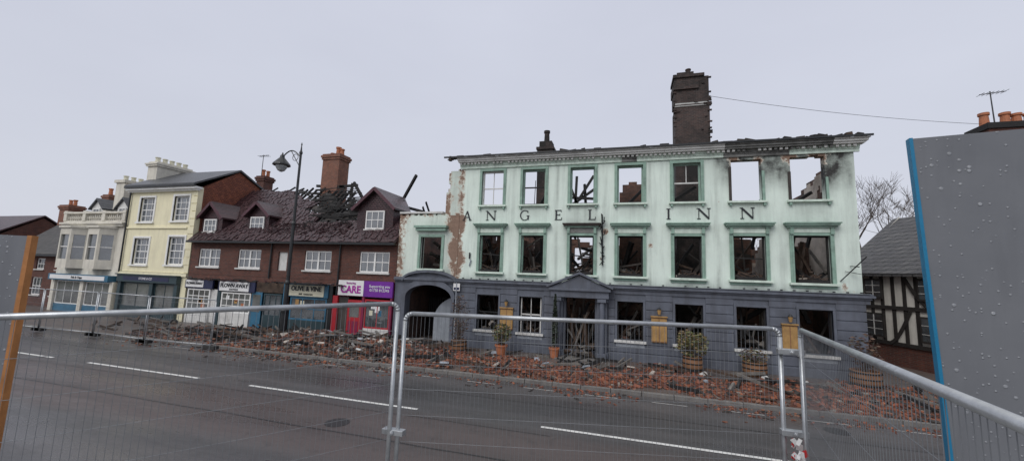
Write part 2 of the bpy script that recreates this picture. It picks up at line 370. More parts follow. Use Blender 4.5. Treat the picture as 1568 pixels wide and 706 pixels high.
# ------------------------------------------------------------------ INN
inn=empty('burnt_inn')
XC=[-6.278,-4.21,-1.941,.147,2.46,4.75,6.876]
W2=[(x-.55,x+.55,6.86,8.56) for x in XC]; W2[5]=(4.17,5.28,6.86,8.60); W2[6]=(6.3,7.48,6.86,8.62)
W1=[(x-.53,x+.53,3.66,5.40) for x in XC]; W1[5]=(4.16,5.32,3.66,5.42); W1[6]=(6.28,7.5,3.62,5.45)
WG=[(x-.53,x+.53,.97,2.58) for x in XC]; WG[2]=(-2.6,-1.32,.12,2.62); WG[6]=(6.35,7.45,.95,2.62); WG[5]=(4.2,5.25,.97,2.6)
def wear(x,z):
    s=0
    for k,(a,b,c,d) in enumerate(W2):
        amp=[.15,.2,.35,.25,.4,1.15,1.3][k]; xc=(a+b)/2
        dx=max(0,abs(x-xc)-(b-a)/2)
        if z>c: s+=amp*math.exp(-(dx/(.16 if k<5 else .45))**1.3)*min(1,max(0,(z-c-.3*(k>=5))/1.2))*(.55 if k<5 else 1)
        if k==6: s+=.85*math.exp(-(max(0,x-b)/.6)**1.6)*(1 if x>xc else 0)*math.exp(-((z-8.1)/.9)**2)
        s+=.22*math.exp(-((x-xc)/.55)**2)*math.exp(-((z-c+.3)/.3)**2)
    for k,(a,b,c,d) in enumerate(W1):
        xc=(a+b)/2; amp=[.3,.2,.95,.25,.3,.45,.7][k]
        dx=max(0,abs(x-xc)-(b-a)/2)
        if z>c: s+=amp*.6*math.exp(-(dx/.28)**1.5)*min(1,max(0,(z-c)/1.6))*math.exp(-max(0,z-5.9)/.3)
        s+=.28*math.exp(-((x-xc)/.6)**2)*math.exp(-((z-c+.2)/.3)**2)
    if z>3.2: s+=.38*math.exp(-(z-3.3)/.15)
    s+=.25*math.exp(-(8.75-z)/.14)+(.5*math.exp(-(8.75-z)/.3)*(1 if x>3.6 else 0))
    for (cx,w) in ((.98,.05),(-.95,.08),(5.9,.1),(8.25,.15),(-3.1,.06),(3.6,.08),(-5.2,.06)):
        s+=.42*math.exp(-((x-cx)/w)**2)*max(0,.45+.9*N(x*3,z*.7))
    p=.62*math.exp(-((x+7.9)/.22)**2)
    for (cx,cz,r,a) in ((-7.75,6.0,.35,.6),(-7.7,4.2,.4,.5),(6.3,8.6,.3,.85),(7.3,8.65,.45,.85),(4.3,8.6,.35,.7),(5.2,8.6,.3,.7),(7.9,3.5,.35,.5),(.97,5.0,.14,.7),(-.9,5.6,.18,.8),(2.4,5.9,.12,.3),(-1.1,4.4,.12,.6),(3.7,6.9,.12,.5)):
        p+=a*math.exp(-((x-cx)**2+(z-cz)**2)/r**2)
    return (min(1,s),min(1,p),0)
W2b=list(W2)
def fsolid(x,z):
    if 6.3-.15<x<7.48+.1 and 8.3<z: return z>8.62+.12*abs(N(x,0,0,3)) or x<6.3 or x>7.48
    return True
wall('upper_front_wall',inn,-7.95,8.45,3.22,8.95,W2b+W1,PX(0),.34,'mint',.09,fsolid,wear)
wall('ground_front_wall',inn,-7.95,8.45,.1,3.2,WG,PX(0),.36,'greyblue')
rc=MB(); z=.12; ci=0
while z<2.98:
    z1=min(z+.36,3.0)
    xs=[(-7.93,8.5)]
    cuts=[(a-.10,b+.10) for a,b,c,d in WG if c-.04<z1 and d+.08>z]+[(-3.15,-.75)]
    for a,b in sorted(cuts):
        nx=[]
        for s,e in xs:
            if b<=s or a>=e: nx.append((s,e))
            else:
                if a>s: nx.append((s,a))
                if b<e: nx.append((b,e))
        xs=nx
    for s,e in xs:
        if e-s>.04: rc.box(s,e,-.035,.01,z,z1-.035,'greyblue')
    z=z1
rc.box(-7.95,8.5,-.07,-.036,.11,.42,'greyblue')
rc.done('rusticated_courses',inn,bevel=.008)
sc=MB()
sc.box(-11.3,8.66,-.12,.0,3.06,3.13,'greyblue'); sc.box(-11.3,8.74,-.2,-.0,3.133,3.22,'greyblue'); sc.box(-11.3,8.70,-.15,-.0,3.223,3.27,'greyblue'); sc.box(-7.95,8.62,-.06,-.002,2.9,3.058,'greyblue')
sc.box(-7.9,8.6,-.21,-.13,3.272,3.285,'greylt')
for i in range(38): 
    if R()<.75: sc.box(-7.6+i*.43,-7.52+i*.43,-.13,-.09,3.29,3.34,'black')
sc.done('string_course',inn)
# cornice in lengths so that each can carry its own staining
co=MB(); cx0,cx1=-8.02,8.62
def sooty(x): return R()< (.03 if x<3.6 else (.6 if 4.0<x<7.9 else .2))
x=cx0
while x<cx1-.01:
    w=min(U(.35,.8),cx1-x); m='sootstone' if sooty(x) else 'palegreen'; m2='sootstone' if sooty(x) else 'offwhite'; last=x+w>=cx1-.01; e=x+w
    co.box(x,e-.003,-.07,-.001,8.72,8.84,m); co.box(x,e-.003,-.10,-.0,8.842,8.90,m)
    co.box(x,e-.003,-.13,-.0,8.903,8.997,m)
    co.box(x-(.03 if x==cx0 else 0),e+(.1 if last else -.002),-.30,0,9.0,9.07,m2); co.box(x-(.05 if x==cx0 else 0),e+(.18 if last else -.002),-.36,.1,9.072,9.16,m2); co.box(x-(.05 if x==cx0 else 0),e+(.22 if last else -.002),-.42,.34,9.162,9.2,m2)
    x=e
x=cx0+.05
while x<cx1-.1:
    if not(4.6<x<5.0 or R()<.03): co.box(x,x+.10,-.22,-.131,8.905,8.995,'sootstone' if (4<x<7.9 and R()<.6) else 'offwhite')
    x+=.19
co.box(-8.75,8.9,-.49,-.425,9.203,9.27,'black'); co.box(-8.1,8.75,-.33,.36,9.203,9.23,'char')
co.done('cornice',inn)
rr=MB()
x=-8.7
while x<8.8:
    w=U(.1,.4); h=U(.02,.12)*(1.3 if x>0 else 1.0)
    rr.rbox((x,U(-.3,.1),9.24+h/2),(w,U(.1,.4),h),Matrix.Rotation(U(-.3,.3),3,'Y').to_quaternion(),random.choice(['char','char','charbrown','soot']))
    x+=w*.75
for i in range(40):
    x=U(-8,8.5); rr.beam((x,U(-.3,0),9.26),(x+U(-.7,.7),U(.2,1.4),9.3+U(0,.2)),.05,.08,'char')
rr.done('roof_remnants',inn)
tr=MB()
def architrave(a,b,c,d,w=.12,pr=.06,mat='green',top=True):
    tr.box(a-w,a,-pr,.06,c,d,mat); tr.box(b,b+w,-pr,.06,c,d,mat)
    tr.box(a-w*.5,a-.001,-pr-.02,-pr+.001,c,d,mat); tr.box(b+.001,b+w*.5,-pr-.02,-pr+.001,c,d,mat)
    if top: tr.box(a-w,b+w,-pr-.004,.06,d,d+w,mat)
for k,(a,b,c,d) in enumerate(W2):
    if k<5: architrave(a,b,c,d)
    elif k==5: tr.box(a-.1,a,-.05,.05,c,d-.3,'soot'); tr.box(b,b+.1,-.05,.05,c,d-.5,'green')
    else: tr.box(b,b+.08,-.05,.05,c,c+.9,'green'); tr.box(a-.1,a,-.05,.05,c,d-.6,'soot')
    tr.box(a-.17,b+.17,-.15,.2,c-.08,c-.002,'palegreen')
    for s in (a-.1,b+.02): tr.box(s,s+.08,-.12,-.001,c-.2,c-.083,'green')
def hood(a,b,d,z=5.78,burnt=False):
    m='green'; tr.box(a-.12,b+.12,-.08,-.001,d+.122,z-.04,'palegreen' if not burnt else 'sootstone')
    tr.box(a-.22,b+.22,-.17,0,z-.04,z+.03,m); tr.box(a-.28,b+.28,-.25,-.0,z+.032,z+.10,'soot' if burnt else m); tr.box(a-.32,b+.32,-.29,-.0,z+.102,z+.15,'soot' if burnt else m)
    for s in (a-.12,b): tr.box(s,s+.12,-.14,-.081,z-.3,z-.042,m)
for k,(a,b,c,d) in enumerate(W1):
    architrave(a,b,c,d,.13); hood(a,b,d,5.80,k==2)
    tr.box(a-.2,b+.2,-.17,.2,c-.09,c-.002,'palegreen')
    tr.box(a-.14,b+.14,-.05,-.001,c-.2,c-.092,'green')
for k,(a,b,c,d) in enumerate(WG):
    if k==2: continue
    tr.box(a-.09,a,-.05,.08,c,d,'greyblue'); tr.box(b,b+.09,-.05,.08,c,d,'greyblue'); tr.box(a-.09,b+.09,-.055,.08,d,d+.09,'greyblue')
    tr.box(a-.12,b+.12,-.14,.25,c-.1,c-.002,'offwhite'); tr.box(a-.05,b+.05,-.04,-.0355,c-.27,c-.102,'greylt')
tr.done('window_surrounds',inn,bevel=.006)
fr=MB()
a,b,c,d=W2[0]; sash(fr,None,a,b,c,d,.12,2,2,'offwhite',w=.07,bar=.035)
for k in (1,2,3,4):
    a,b,c,d=W2[k]; fr.box(a,a+.07,.12,.2,c,d,'green'); fr.box(b-.07,b,.12,.2,c,d,'green'); fr.box(a+.07,b-.07,.12,.2,d-.07,d,'green'); fr.box(a+.07,b-.07,.12,.2,c,c+.07,'char')
    if k in(1,4): fr.box(a+.07,b-.07,.13,.18,(c+d)/2-.03,(c+d)/2+.03,'offwhite' if k==4 else 'char')
    if k==4: fr.box((a+b)/2-.015,(a+b)/2+.015,.14,.17,(c+d)/2+.03,d-.07,'offwhite')
    if k==1: fr.beam(((a+b)/2,.15,c+.07),((a+b)/2+.03,.16,d-.5),.03,.03,'char')
for k in range(7):
    a,b,c,d=W1[k]; fr.box(a,a+.06,.12,.2,c,d,'green' if k in(0,1,3,5) else 'char'); fr.box(b-.06,b,.12,.2,c,d,'char'); fr.box(a+.06,b-.06,.12,.2,d-.06,d,'char')
    fr.box(a+.1,b-.1,-.1,.08,c,c+.12,'char')
    for i in range(16): fr.beam((U(a+.12,b-.12),-.03,c+.1),(U(a+.12,b-.12),U(-.12,.05),c+U(.18,.34)),.02,.03,random.choice(['char','charbrown']))
    if k in(0,2,5): fr.beam((a+.06,.15,(c+d)/2),(b-.06,.15,(c+d)/2-U(0,.1)),.05,.05,'char')
for k in (0,1,3,4,5,6):
    a,b,c,d=WG[k]
    m='black' if k<2 else 'char'
    fr.box(a,a+.05,.12,.19,c,d,m); fr.box(b-.05,b,.12,.19,c,d,m); fr.box(a+.05,b-.05,.12,.19,d-.05,d,m)
    if k in(0,1): 
        fr.box(a+.05,b-.05,.12,.18,(c+d)/2-.03,(c+d)/2+.03,'offwhite' if k==1 else m)
        if k==1: fr.box((a+b)/2-.015,(a+b)/2+.015,.12,.17,c,d,'offwhite'); fr.box(a+.05,a+.1,.11,.118,c,d-.05,'offwhite'); fr.box(b-.1,b-.05,.11,.118,c,d-.05,'offwhite')
fr.done('sash_remnants',inn)
wall('right_side_wall',inn,.36,9,.1,8.9,[(3,4,4,5.4)],PY(8.11),.34,'burntbrick',.2,lambda y,z:z<8.75-.16*y+.5*N(y,1,0,1.2))
wall('right_inner_plaster',inn,.36,8.9,3.3,8.7,[],PY(8.08),.025,'plaster',.16,lambda y,z:z<8.62-.17*y+.5*N(y,1,0,1.2) and N(y,z,5,.9)>-.35)
wall('left_side_wall',inn,.36,9,.1,8.7,[],PY(-7.93),.34,'burntbrick',.2,lambda y,z:z<8.5-.55*y+.8*N(y,2,0,1.1))
wall('rear_wall',inn,-7.9,8.45,.1,7.0,[(-6,-5,3.8,5.2),(-3.4,-2.4,3.4,5.6),(1.2,2.2,1,2.4),(5,6,4.2,5.6)],PX(9),.34,'intbrick',.2,lambda x,z:z<6.0+1.3*N(x,7,0,.6)+.4*N(x,3,0,2))
wall('inner_wall',inn,-7.9,8.1,.1,6.6,[(-5.8,-4.9,.1,2.2),(-1.5,-.6,3.3,5.3),(-.6,.4,.1,2.2),(4.6,5.5,.1,2.2),(5.8,6.7,3.3,5.3),(-3.1,-2.3,3.3,5.3)],PX(3.4),.24,'intbrick',.18,lambda x,z:z<4.9+1.6*N(x,9,0,.5)+.5*N(x,5,0,2))
for i,(xx,h) in enumerate(((-5.3,6.2),(-.95,7.2),(1.35,6.2),(5.95,6.0))):
    wall('cross_wall_%d'%i,inn,.4,8.8,.1,h,[(2,3,.1,2.2)],PY(xx),.22,['intbrick','soot','intbrick','plaster'][i],.2,lambda y,z,h=h,i=i:z<h-.35*y+1.0*N(y,i*3.1,0,.9)+.3*N(y,i,0,3))
iw=MB()
iw.box(-.35,1.0,2.5,3.39,.1,7.9,'intbrick'); iw.box(-.2,.75,2.55,3.35,7.9,8.3,'burntbrick'); iw.box(.1,.5,2.6,3.3,8.3,8.45,'burntbrick')
iw.box(4.3,5.6,2.9,3.39,.1,5.6,'intbrick'); iw.box(-6.9,-6.0,2.8,3.39,.1,5.9,'intbrick')
iw.done('inner_chimney_breast',inn)
ch=MB()
ch.box(2.38,4.0,3.0,4.2,.1,12.35,'chimbrick')
for i in range(9): ch.box(2.36+.005*i,3.98-.13*(i%3),2.985-.002*i,3.4,12.36+.03*i,12.385+.03*i,random.choice(['offwhite','sootstone','chimbrick']))
ch.box(2.42,3.9,3.02,4.2,12.351,12.621,'chimbrick'); ch.box(2.36,3.98,3.0,4.2,12.622,13.95,'chimbrick')
ch.box(2.31,3.5,2.9,4.25,13.3,13.72,'chimbrick'); ch.box(2.30,3.78,2.92,4.25,13.952,14.1,'chimbrick'); ch.box(2.5,3.3,3.05,4.1,14.1,14.28,'chimbrick')
pot(ch,3.1,3.5,14.28,.35,.13,'chimbrick')
for i in range(60): ch.rbox((random.choice([2.37,4.0,U(2.4,3.98)]),U(2.96,3.05),U(9.5,14.1)),(U(.1,.22),.09,.065),Matrix.Rotation(U(-.08,.08),3,'Y').to_quaternion(),'chimbrick')
ch.box(-4.78,-3.93,3.0,3.39,.1,10.55,'chimbrick'); ch.box(-4.77,-3.94,3.391,3.8,6.8,10.55,'chimbrick'); ch.box(-4.85,-3.86,2.93,3.87,10.551,10.7,'chimbrick'); ch.box(-4.7,-4.0,3.05,3.75,10.7,11.05,'chimbrick'); pot(ch,-4.35,3.4,11.05,.7,.16,'chimbrick')
ch.done('chimney_stacks',inn)
bm_=MB()
tm=['char','char','charbrown','soot','ash']
for i in range(150):
    x=U(-7.4,7.8); y=U(.8,8.5); z=U(.4,5.2); L=U(1.2,4); an=U(0,math.pi); t=U(-.9,.9)
    bm_.beam((x,y,z),(max(-7.6,min(8,x+L*math.cos(an)*math.cos(t))),max(.5,min(8.8,y+L*math.sin(an)*math.cos(t))),max(.2,min(6.1,z+L*math.sin(t)))),U(.06,.18),U(.08,.22),random.choice(tm))
for (a,b,c,d) in W1+WG:
    for i in range(11):
        bm_.beam((U(a-.3,b+.3),U(.45,1.6),U(c-.6,c+.5)),(U(a-.5,b+.5),U(.5,2.2),U(c+.2,d+.2)),U(.04,.1),U(.05,.14),random.choice(tm))
    for i in range(14):
        bm_.rbox((U(a-.2,b+.2),U(.4,1.3),c+U(-.25,.28)),(U(.1,.4),U(.1,.3),U(.03,.15)),Vector((U(-1,1),U(-1,1),1)).to_track_quat('Z','Y'),random.choice(['soot','intbrick','ash','charbrown','plaster']))
for i in range(40):
    x=-7.6+i*.4
    if R()<.6: bm_.beam((x,.34,3.15),(x+U(-.1,.1),U(1.5,3.3),3.15-U(0,.8)),.07,.2,'char')
    if R()<.35: bm_.beam((x,.34,6.35),(x+U(-.3,.3),U(1.0,3.2),6.3-U(0,1.3)),.07,.18,'char')
for (p_,q_) in (((-3.4,3.2,6.2),(-1.7,3.2,9.0)),((-2.1,3.2,6.2),(-3.1,3.2,8.9)),((-3.3,3.4,7.9),(-1.6,3.0,7.7)),((-2.7,3.2,6.2),(-2.6,3.2,9.0)),((-2.0,3.1,6.1),(-2.2,3.4,8.6)),((-3.5,3.3,7.0),(-1.5,3.3,8.4)),((4.6,2.5,6.9),(6.1,3.0,7.3)),((5.3,2.5,6.6),(6.2,2.8,7.6)),((6.5,3,6.6),(7.9,3,7.0)),((-.5,1.5,6.5),(.9,2.2,8.1)),((2.0,1.0,7.1),(3.0,1.3,7.8)),((-4.6,1.5,6.4),(-3.9,1.8,7.9)),((6.4,1,6.7),(7.6,1.6,7.5))):
    bm_.beam(p_,q_,.1,.13,'char')
for i in range(140):
    bm_.rbox((U(-7.4,7.8),U(.6,8.5),U(.1,1.0)),(U(.3,1.2),U(.3,.8),U(.2,.7)),Vector((U(-1,1),U(-1,1),U(.1,1))).to_track_quat('Z','Y'),random.choice(['soot','intbrick','charbrown','char']))
bm_.done('charred_beams',inn)
lt=MB(); lk=[0]
def stroke(x,z,p_,q_,w,H=.46):
    lk[0]+=1; y=-.03-.0012*(lk[0]%6)
    a=Vector((p_[0]*H+x,p_[1]*H+z)); b=Vector((q_[0]*H+x,q_[1]*H+z)); d=(b-a).normalized(); n=Vector((-d.y,d.x))*w*H/2
    lt.prism([tuple(a+n),tuple(a-n),tuple(b-n),tuple(b+n)],y,-.001,'textdark')
def ser(x,z,u,v,w=.26): stroke(x,z,(u-w/2,v),(u+w/2,v),.055)
TK,TN=.15,.065
def letter(ch_,x,z=6.13):
    if ch_=='I': stroke(x,z,(0,0),(0,1),TK); ser(x,z,0,.027,.34); ser(x,z,0,.973,.34)
    if ch_=='N':
        stroke(x,z,(-.42,0),(-.42,1),TN); stroke(x,z,(.42,0),(.42,1),TN); stroke(x,z,(-.45,.98),(.42,.02),TK); ser(x,z,-.42,.027,.3); ser(x,z,.42,.973,.3); ser(x,z,-.5,.973,.2)
    if ch_=='A':
        stroke(x,z,(-.38,0),(0,1),TN); stroke(x,z,(.38,0),(.0,1),TK); stroke(x,z,(-.26,.34),(.26,.34),TN); ser(x,z,-.38,.027); ser(x,z,.38,.027,.3)
    if ch_=='E':
        stroke(x,z,(-.22,0),(-.22,1),TK); stroke(x,z,(-.36,.03),(.3,.03),.06); stroke(x,z,(-.36,.97),(.28,.97),.06); stroke(x,z,(-.2,.52),(.14,.52),.055)
        stroke(x,z,(.3,0),(.34,.24),.05); stroke(x,z,(.27,1),(.27,.8),.05); stroke(x,z,(.14,.43),(.14,.62),.045)
    if ch_=='L':
        stroke(x,z,(-.2,0),(-.2,1),TK); stroke(x,z,(-.34,.03),(.3,.03),.06); stroke(x,z,(.3,0),(.36,.28),.05); ser(x,z,-.2,.973,.32)
    if ch_=='G':
        pts=[]
        for i in range(15):
            t=math.radians(48+i*(312-48)/14); pts.append((.45*math.cos(t),.5+.5*math.sin(t),abs(math.cos(t))))
        for a,b in zip(pts,pts[1:]): stroke(x,z,a[:2],b[:2],.06+.09*max(0,(a[2]-.4)))
        stroke(x,z,(.36,.05),(.36,.45),TK*.9); ser(x,z,.34,.45,.3); stroke(x,z,(.32,.98),(.32,.75),.05)
for ch_,x in zip('ANGELINN',(-7.55,-6.3,-4.62,-3.02,-1.5,1.72,3.1,4.72)): letter(ch_,x)
lt.done('painted_lettering',inn)
dc=MB()
for s in (-3.12,-1.22):
    dc.box(s,s+.42,-.22,0,.1,2.62,'greyblue'); dc.box(s-.05,s+.47,-.27,0,.102,.4,'greyblue'); dc.box(s-.05,s+.47,-.28,0,2.5,2.66,'greyblue')
    dc.cyl((s+.21,-.36,.4),(s+.21,-.36,2.5),.13,.11,'greyblue',14)
    dc.box(s+.03,s+.39,-.52,-.221,.101,.399,'greyblue'); dc.box(s+.03,s+.39,-.52,-.281,2.5,2.64,'greyblue')
dc.box(-3.2,-.72,-.5,-.205,2.662,2.95,'greyblue'); dc.box(-3.28,-.64,-.6,-.206,2.953,3.05,'greyblue')
dc.prism([(-3.3,3.053),(-.62,3.053),(-1.96,3.62)],-.5,-.205,'greyblue')
for s in (-1,1):
    x0,z0,x1,z1=-1.96+s*1.42,3.06,-1.96,3.66
    dc.hexa([(x0,-.62,z0),(x1,-.62,z1),(x1,-.2,z1),(x0,-.2,z0),(x0,-.62,z0+.1),(x1,-.62,z1+.1),(x1,-.2,z1+.1),(x0,-.2,z0+.1)],'greyblue')
dc.box(-3.0,-.9,-.9,-.02,.11,.16,'kerb')
dc.done('door_case',inn,bevel=.006)
dd=MB()
for i in range(34): dd.beam((U(-2.55,-1.4),U(-.2,1.2),.15),(U(-2.55,-1.4),U(.1,1.4),U(.5,2.5)),U(.04,.1),U(.05,.14),random.choice(['char','ash','charbrown']))
for i in range(50): dd.rbox((U(-2.5,-1.4),U(-.5,1),U(.12,.6)),(U(.1,.4),U(.1,.3),U(.05,.2)),Vector((U(-1,1),U(-1,1),1)).to_track_quat('Z','Y'),random.choice(['soot','charbrown','char','ash']))
dd.done('collapsed_doorway_timber',inn)
nb=MB()
for x0,x1,z0,z1 in ((-5.62,-5.02,1.05,2.0),(1.0,1.6,.98,2.0),(5.75,6.25,.98,2.0)):
    nb.box(x0,x1,-.1,-.036,z0,z1,'wood'); nb.box(x0+.05,x1-.05,-.108,-.101,z0+.05,z1-.05,'wood'); nb.box((x0+x1)/2-.015,(x0+x1)/2+.015,-.114,-.1085,z0+.05,z1-.05,'barrel')
    for zz in (z0+.02,z1-.05): nb.box(x0+.01,x1-.01,-.116,-.1001,zz,zz+.03,'barrel')
    nb.box(x0-.03,x1+.03,-.16,-.036,z1+.002,z1+.05,'wood'); xm=(x0+x1)/2
    nb.cyl((xm,-.03,2.32),(xm,-.2,2.36),.015,.015,'black',6); nb.cyl((xm,-.2,2.12),(xm,-.2,2.32),.05,.085,'wood',8); nb.cyl((xm,-.2,2.32),(xm,-.2,2.42),.1,.02,'black',8)
nb.done('notice_boards',inn)
ib=MB()
ib.beam((-1.02,-.05,4.1),(-1.05,-.08,6.35),.05,.05,'black'); 
for i in range(16): ib.beam((-1.03+U(-.1,.1),U(-.25,-.05),4.1+i*.13),(-1.03+U(-.14,.14),U(-.3,-.05),4.25+i*.14),.03,.03,'black')
ib.beam((-1.03,-.05,6.2),(-1.05,-.55,6.3),.04,.04,'black')
ib.beam((7.75,-.03,3.72),(8.28,-.75,4.62),.03,.03,'black'); ib.beam((8.1,-.03,4.3),(8.1,-.6,4.25),.03,.03,'black'); ib.beam((7.9,-.05,4.1),(8.35,-.2,4.0),.02,.02,'black')
ib.cyl((-7.3,-.06,4.25),(-7.3,-.06,4.55),.04,.04,'black',8); ib.cyl((-7.3,-.06,3.9),(-7.22,-.06,4.2),.03,.03,'greylt',8)
ib.done('iron_brackets',inn)
# ---- left wing with carriage arch
wx0,wx1=-11.3,-7.97
def wwear(x,z):
    p=.12+.55*math.exp(-((x+8.1)/.32)**2)*(1 if z>3.2 else .4)
    p+=.6*math.exp(-((x+8.3)/.5)**2-((z-5.9)/.35)**2)+.8*math.exp(-((x+8.25)/.28)**2-((z-4.7)/.35)**2)+.5*math.exp(-((x+11.2)/.35)**2)
    p+=.4*math.exp(-((z-6.55)/.25)**2)
    s=.3*math.exp(-(z-3.3)/.4)+.35*math.exp(-((x+9.4)/.8)**2-((z-5.7)/.4)**2)+.3*math.exp(-((x+8.3)/.5)**2)
    return (s,p,0)
wall('wing_upper_wall',inn,wx0,wx1-.002,3.22,6.5,[(-10.0,-8.85,3.72,5.3)],PX(.02),.34,'wingr',.1,lambda x,z:z<6.42+(.08 if N(x,1,0,6)>0 else 0),wwear)
wall('wing_remnant_wall',inn,-8.85,-7.96,6.4,8.75,[],PX(.03),.3,'wingr',.09,lambda x,z:(z<8.72+.1*N(x,0,0,5) and x>-8.72+.32*max(0,(z-7.2)/1.5)+.14*N(z,3,0,3)-.05) if z<8.1 else (z<8.7+.1*N(x,0,0,5) and x>-8.62+.1*N(z,3,0,4)),lambda x,z:(.22+.3*max(0,N(x,z,2,.8)),.30+.5*max(0,N(x,z,0,1.1))+.28*(x<-8.5)+.2*(x>-8.1),0))
wt=MB()
ax0,ax1=-10.62,-8.12; n=20; spz,cr=2.3,2.92; cx=(ax0+ax1)/2; rw=(ax1-ax0)/2
az=lambda t: spz+(cr-spz)*math.sqrt(max(0,1-t*t))
pts=[(cx+rw*(-math.cos(math.pi*i/n)),az(-math.cos(math.pi*i/n))) for i in range(n+1)]
wt.box(wx0,ax0,0,.36,.1,3.2,'greyblue'); wt.box(ax1,-7.955,0.001,.36,.1,3.2,'greyblue')
for (a,b),(c,d) in zip(pts,pts[1:]):
    wt.face([(a,0,b),(c,0,d),(c,0,3.2),(a,0,3.2)],'greyblue'); wt.face([(a,.36,b),(c,.36,d),(c,.36,3.2),(a,.36,3.2)],'greyblue'); wt.face([(a,0,b),(a,.36,b),(c,.36,d),(c,0,d)],'greyblue')
def arc(sc_,zz): return [(cx+rw*sc_*(-math.cos(math.pi*i/n)),spz+(cr-spz+zz)*math.sin(math.pi*i/n)) for i in range(n+1)]
A=arc(1.0,0); B=arc(1.16,.3)
for i in range(n):
    a,b,c,d=A[i],A[i+1],B[i+1],B[i]
    wt.hexa([(a[0],-.14,a[1]),(b[0],-.14,b[1]),(b[0],0,b[1]),(a[0],0,a[1]),(d[0],-.14,d[1]),(c[0],-.14,c[1]),(c[0],0,c[1]),(d[0],0,d[1])],'greyblue')
H1=[(cx+1.4*(-math.cos(math.pi*i/n)),3.1+.42*math.sin(math.pi*i/n)) for i in range(n+1)]; H2=[(cx+1.5*(-math.cos(math.pi*i/n)),3.1+.55*math.sin(math.pi*i/n)) for i in range(n+1)]
for i in range(n):
    a,b,c,d=H1[i],H1[i+1],H2[i+1],H2[i]
    wt.hexa([(a[0],-.22,a[1]),(b[0],-.22,b[1]),(b[0],0.01,b[1]),(a[0],0.01,a[1]),(d[0],-.22,d[1]),(c[0],-.22,c[1]),(c[0],0.01,c[1]),(d[0],0.01,d[1])],'greyblue')
wt.face([(a,-.03,b) for a,b in H1],'greyblue')
wt.box(ax0-.2,ax0,-.14,-.001,.1,spz,'greyblue'); wt.box(ax1,ax1+.155,-.14,-.001,.1,spz,'greyblue')
a,b,c,d=-10.0,-8.85,3.72,5.3
wt.box(a-.13,a,-.04,.06,c,d,'green'); wt.box(b,b+.13,-.04,.06,c,d,'green'); wt.box(a-.13,b+.13,-.045,.06,d,d+.13,'green'); wt.box(a-.25,b+.25,-.18,.019,d+.3,d+.45,'green'); wt.box(a-.32,b+.32,-.26,.018,d+.452,d+.56,'green'); wt.box(a-.2,b+.2,-.14,.2,c-.1,c-.003,'palegreen')
wt.box(a,a+.06,.13,.2,c,d,'char'); wt.box(b-.06,b,.13,.2,c,d,'char')
x=wx0
while x<-8.9:
    wt.box(x,x+.3,-.05,.42,6.5,6.58+.02*R(),'offwhite'); x+=.305
wt.done('carriage_arch',inn)
ps=MB()
ps.box(-11.28,-10.7,.36,9,.1,4.6,'burntbrick')
ps.face([(-10.7,.37,3.05),(-7.95,.37,3.05),(-7.95,7,3.05),(-10.7,7,3.05)],'soot')
ps.box(-10.7,-7.95,7,7.2,.1,3.0,'soot'); ps.box(-10.7,-7.95,6.9,7.2,3.0,4.7,'intbrick')
for i in range(10): ps.box(-10.6+i*.13,-10.51+i*.13,2.4,2.45,.12,2.2,'char')
q=[( .9,.12),(3.2,.12)]+[(.9+2.3*math.cos(t),1.0+1.35*math.sin(t)) for t in [math.pi/2*i/10 for i in range(11)]]
ps.prism(q,-8.35,-8.13,'greylt','x')
q=[(-9.5,.12),(-8.13,.12)]+[(-8.13-1.37*math.sin(t),2.35-1.25*(1-math.cos(t))) for t in [math.pi/2*i/10 for i in range(11)]]
ps.prism(q,.9,1.05,'greylt')
ps.beam((-10.6,2,2.9),(-8.3,2.2,2.75),.15,.2,'char')
for i in range(18): ps.beam((U(-10.5,-8.2),U(1,5),U(3.3,4.5)),(U(-10.5,-8.2),U(1,5),U(3.4,5.8)),.1,.12,random.choice(tm))
ps.done('passage',inn)
# ------------------------------------------------------------------ TERRACE (brick shops)
ter=empty('burnt_shop_terrace'); tx0,tx1=-25.65,-11.32
wn=[(-25.0,-23.3),(-21.9,-20.2),(-17.1,-15.35),(-13.55,-11.75)]
ops=[(a,b,3.42,4.5) for a,b in wn]+[(-18.95,-18.3,3.35,4.4)]
wall('brick_front_wall',ter,tx0,tx1,2.95,5.1,ops,PX(0),.3,'redbrick')
wall('left_party_wall',ter,.3,8,.1,8.6,[],PY(tx0+.02),.22,'burntbrick',.25,lambda y,z:z<5+ (4-abs(y-4)) +.1)
wall('party_wall',ter,.3,8,.1,8.6,[],PY(-14.7),.22,'burntbrick',.2,lambda y,z:z<min(5+(4-abs(y-4))-.5,6.8)+.5*N(y,1,0,2))
wall('party_wall_b',ter,.3,8,.1,8.6,[],PY(-18.4),.22,'burntbrick',.2,lambda y,z:z<5+(4-abs(y-4))-.9+.4*N(y,6,0,2))
wall('right_party_wall',ter,.4,8,.1,7.0,[],PY(tx1-.26),.22,'burntbrick',.2,lambda y,z:z<5+(4-abs(y-4))*.55-.3+.5*N(y,9,0,2))
tf=MB(); tg=MB()
for a,b in wn:
    sash(tf,tg,a,b,3.42,4.5,.06,4 if b-a>1.6 else 3,2,w=.07,bar=.045,mid=False)
    m=(a+b)/2; tf.box(m-.05,m+.05,.05,.14,3.49,4.43,'white'); tf.box(a-.08,b+.08,-.08,.1,3.34,3.418,'offwhite')
tf.box(-18.95,-18.3,.1,.2,3.35,4.4,'offwhite')
sl=math.sqrt(.5)
def rs(x,s):
    n1=N(x,s,0,.8)*.9+N(x,s,3,2.5)*.4
    if x<-18.6:
        lim=5.5 if x<-22.6 else 5.5-(x+22.6)*.42
        if s>lim+.35*n1: return False
        if -21.6<x and s>1.6 and N(x,s,8,1.15)>.36+.09*(lim-s): return False
        return True
    if x<-14.8: return s<1.5+.7*n1+ (.9 if x<-17.6 else 0)
    return s<2.9+.8*n1-.45*abs(x+13)
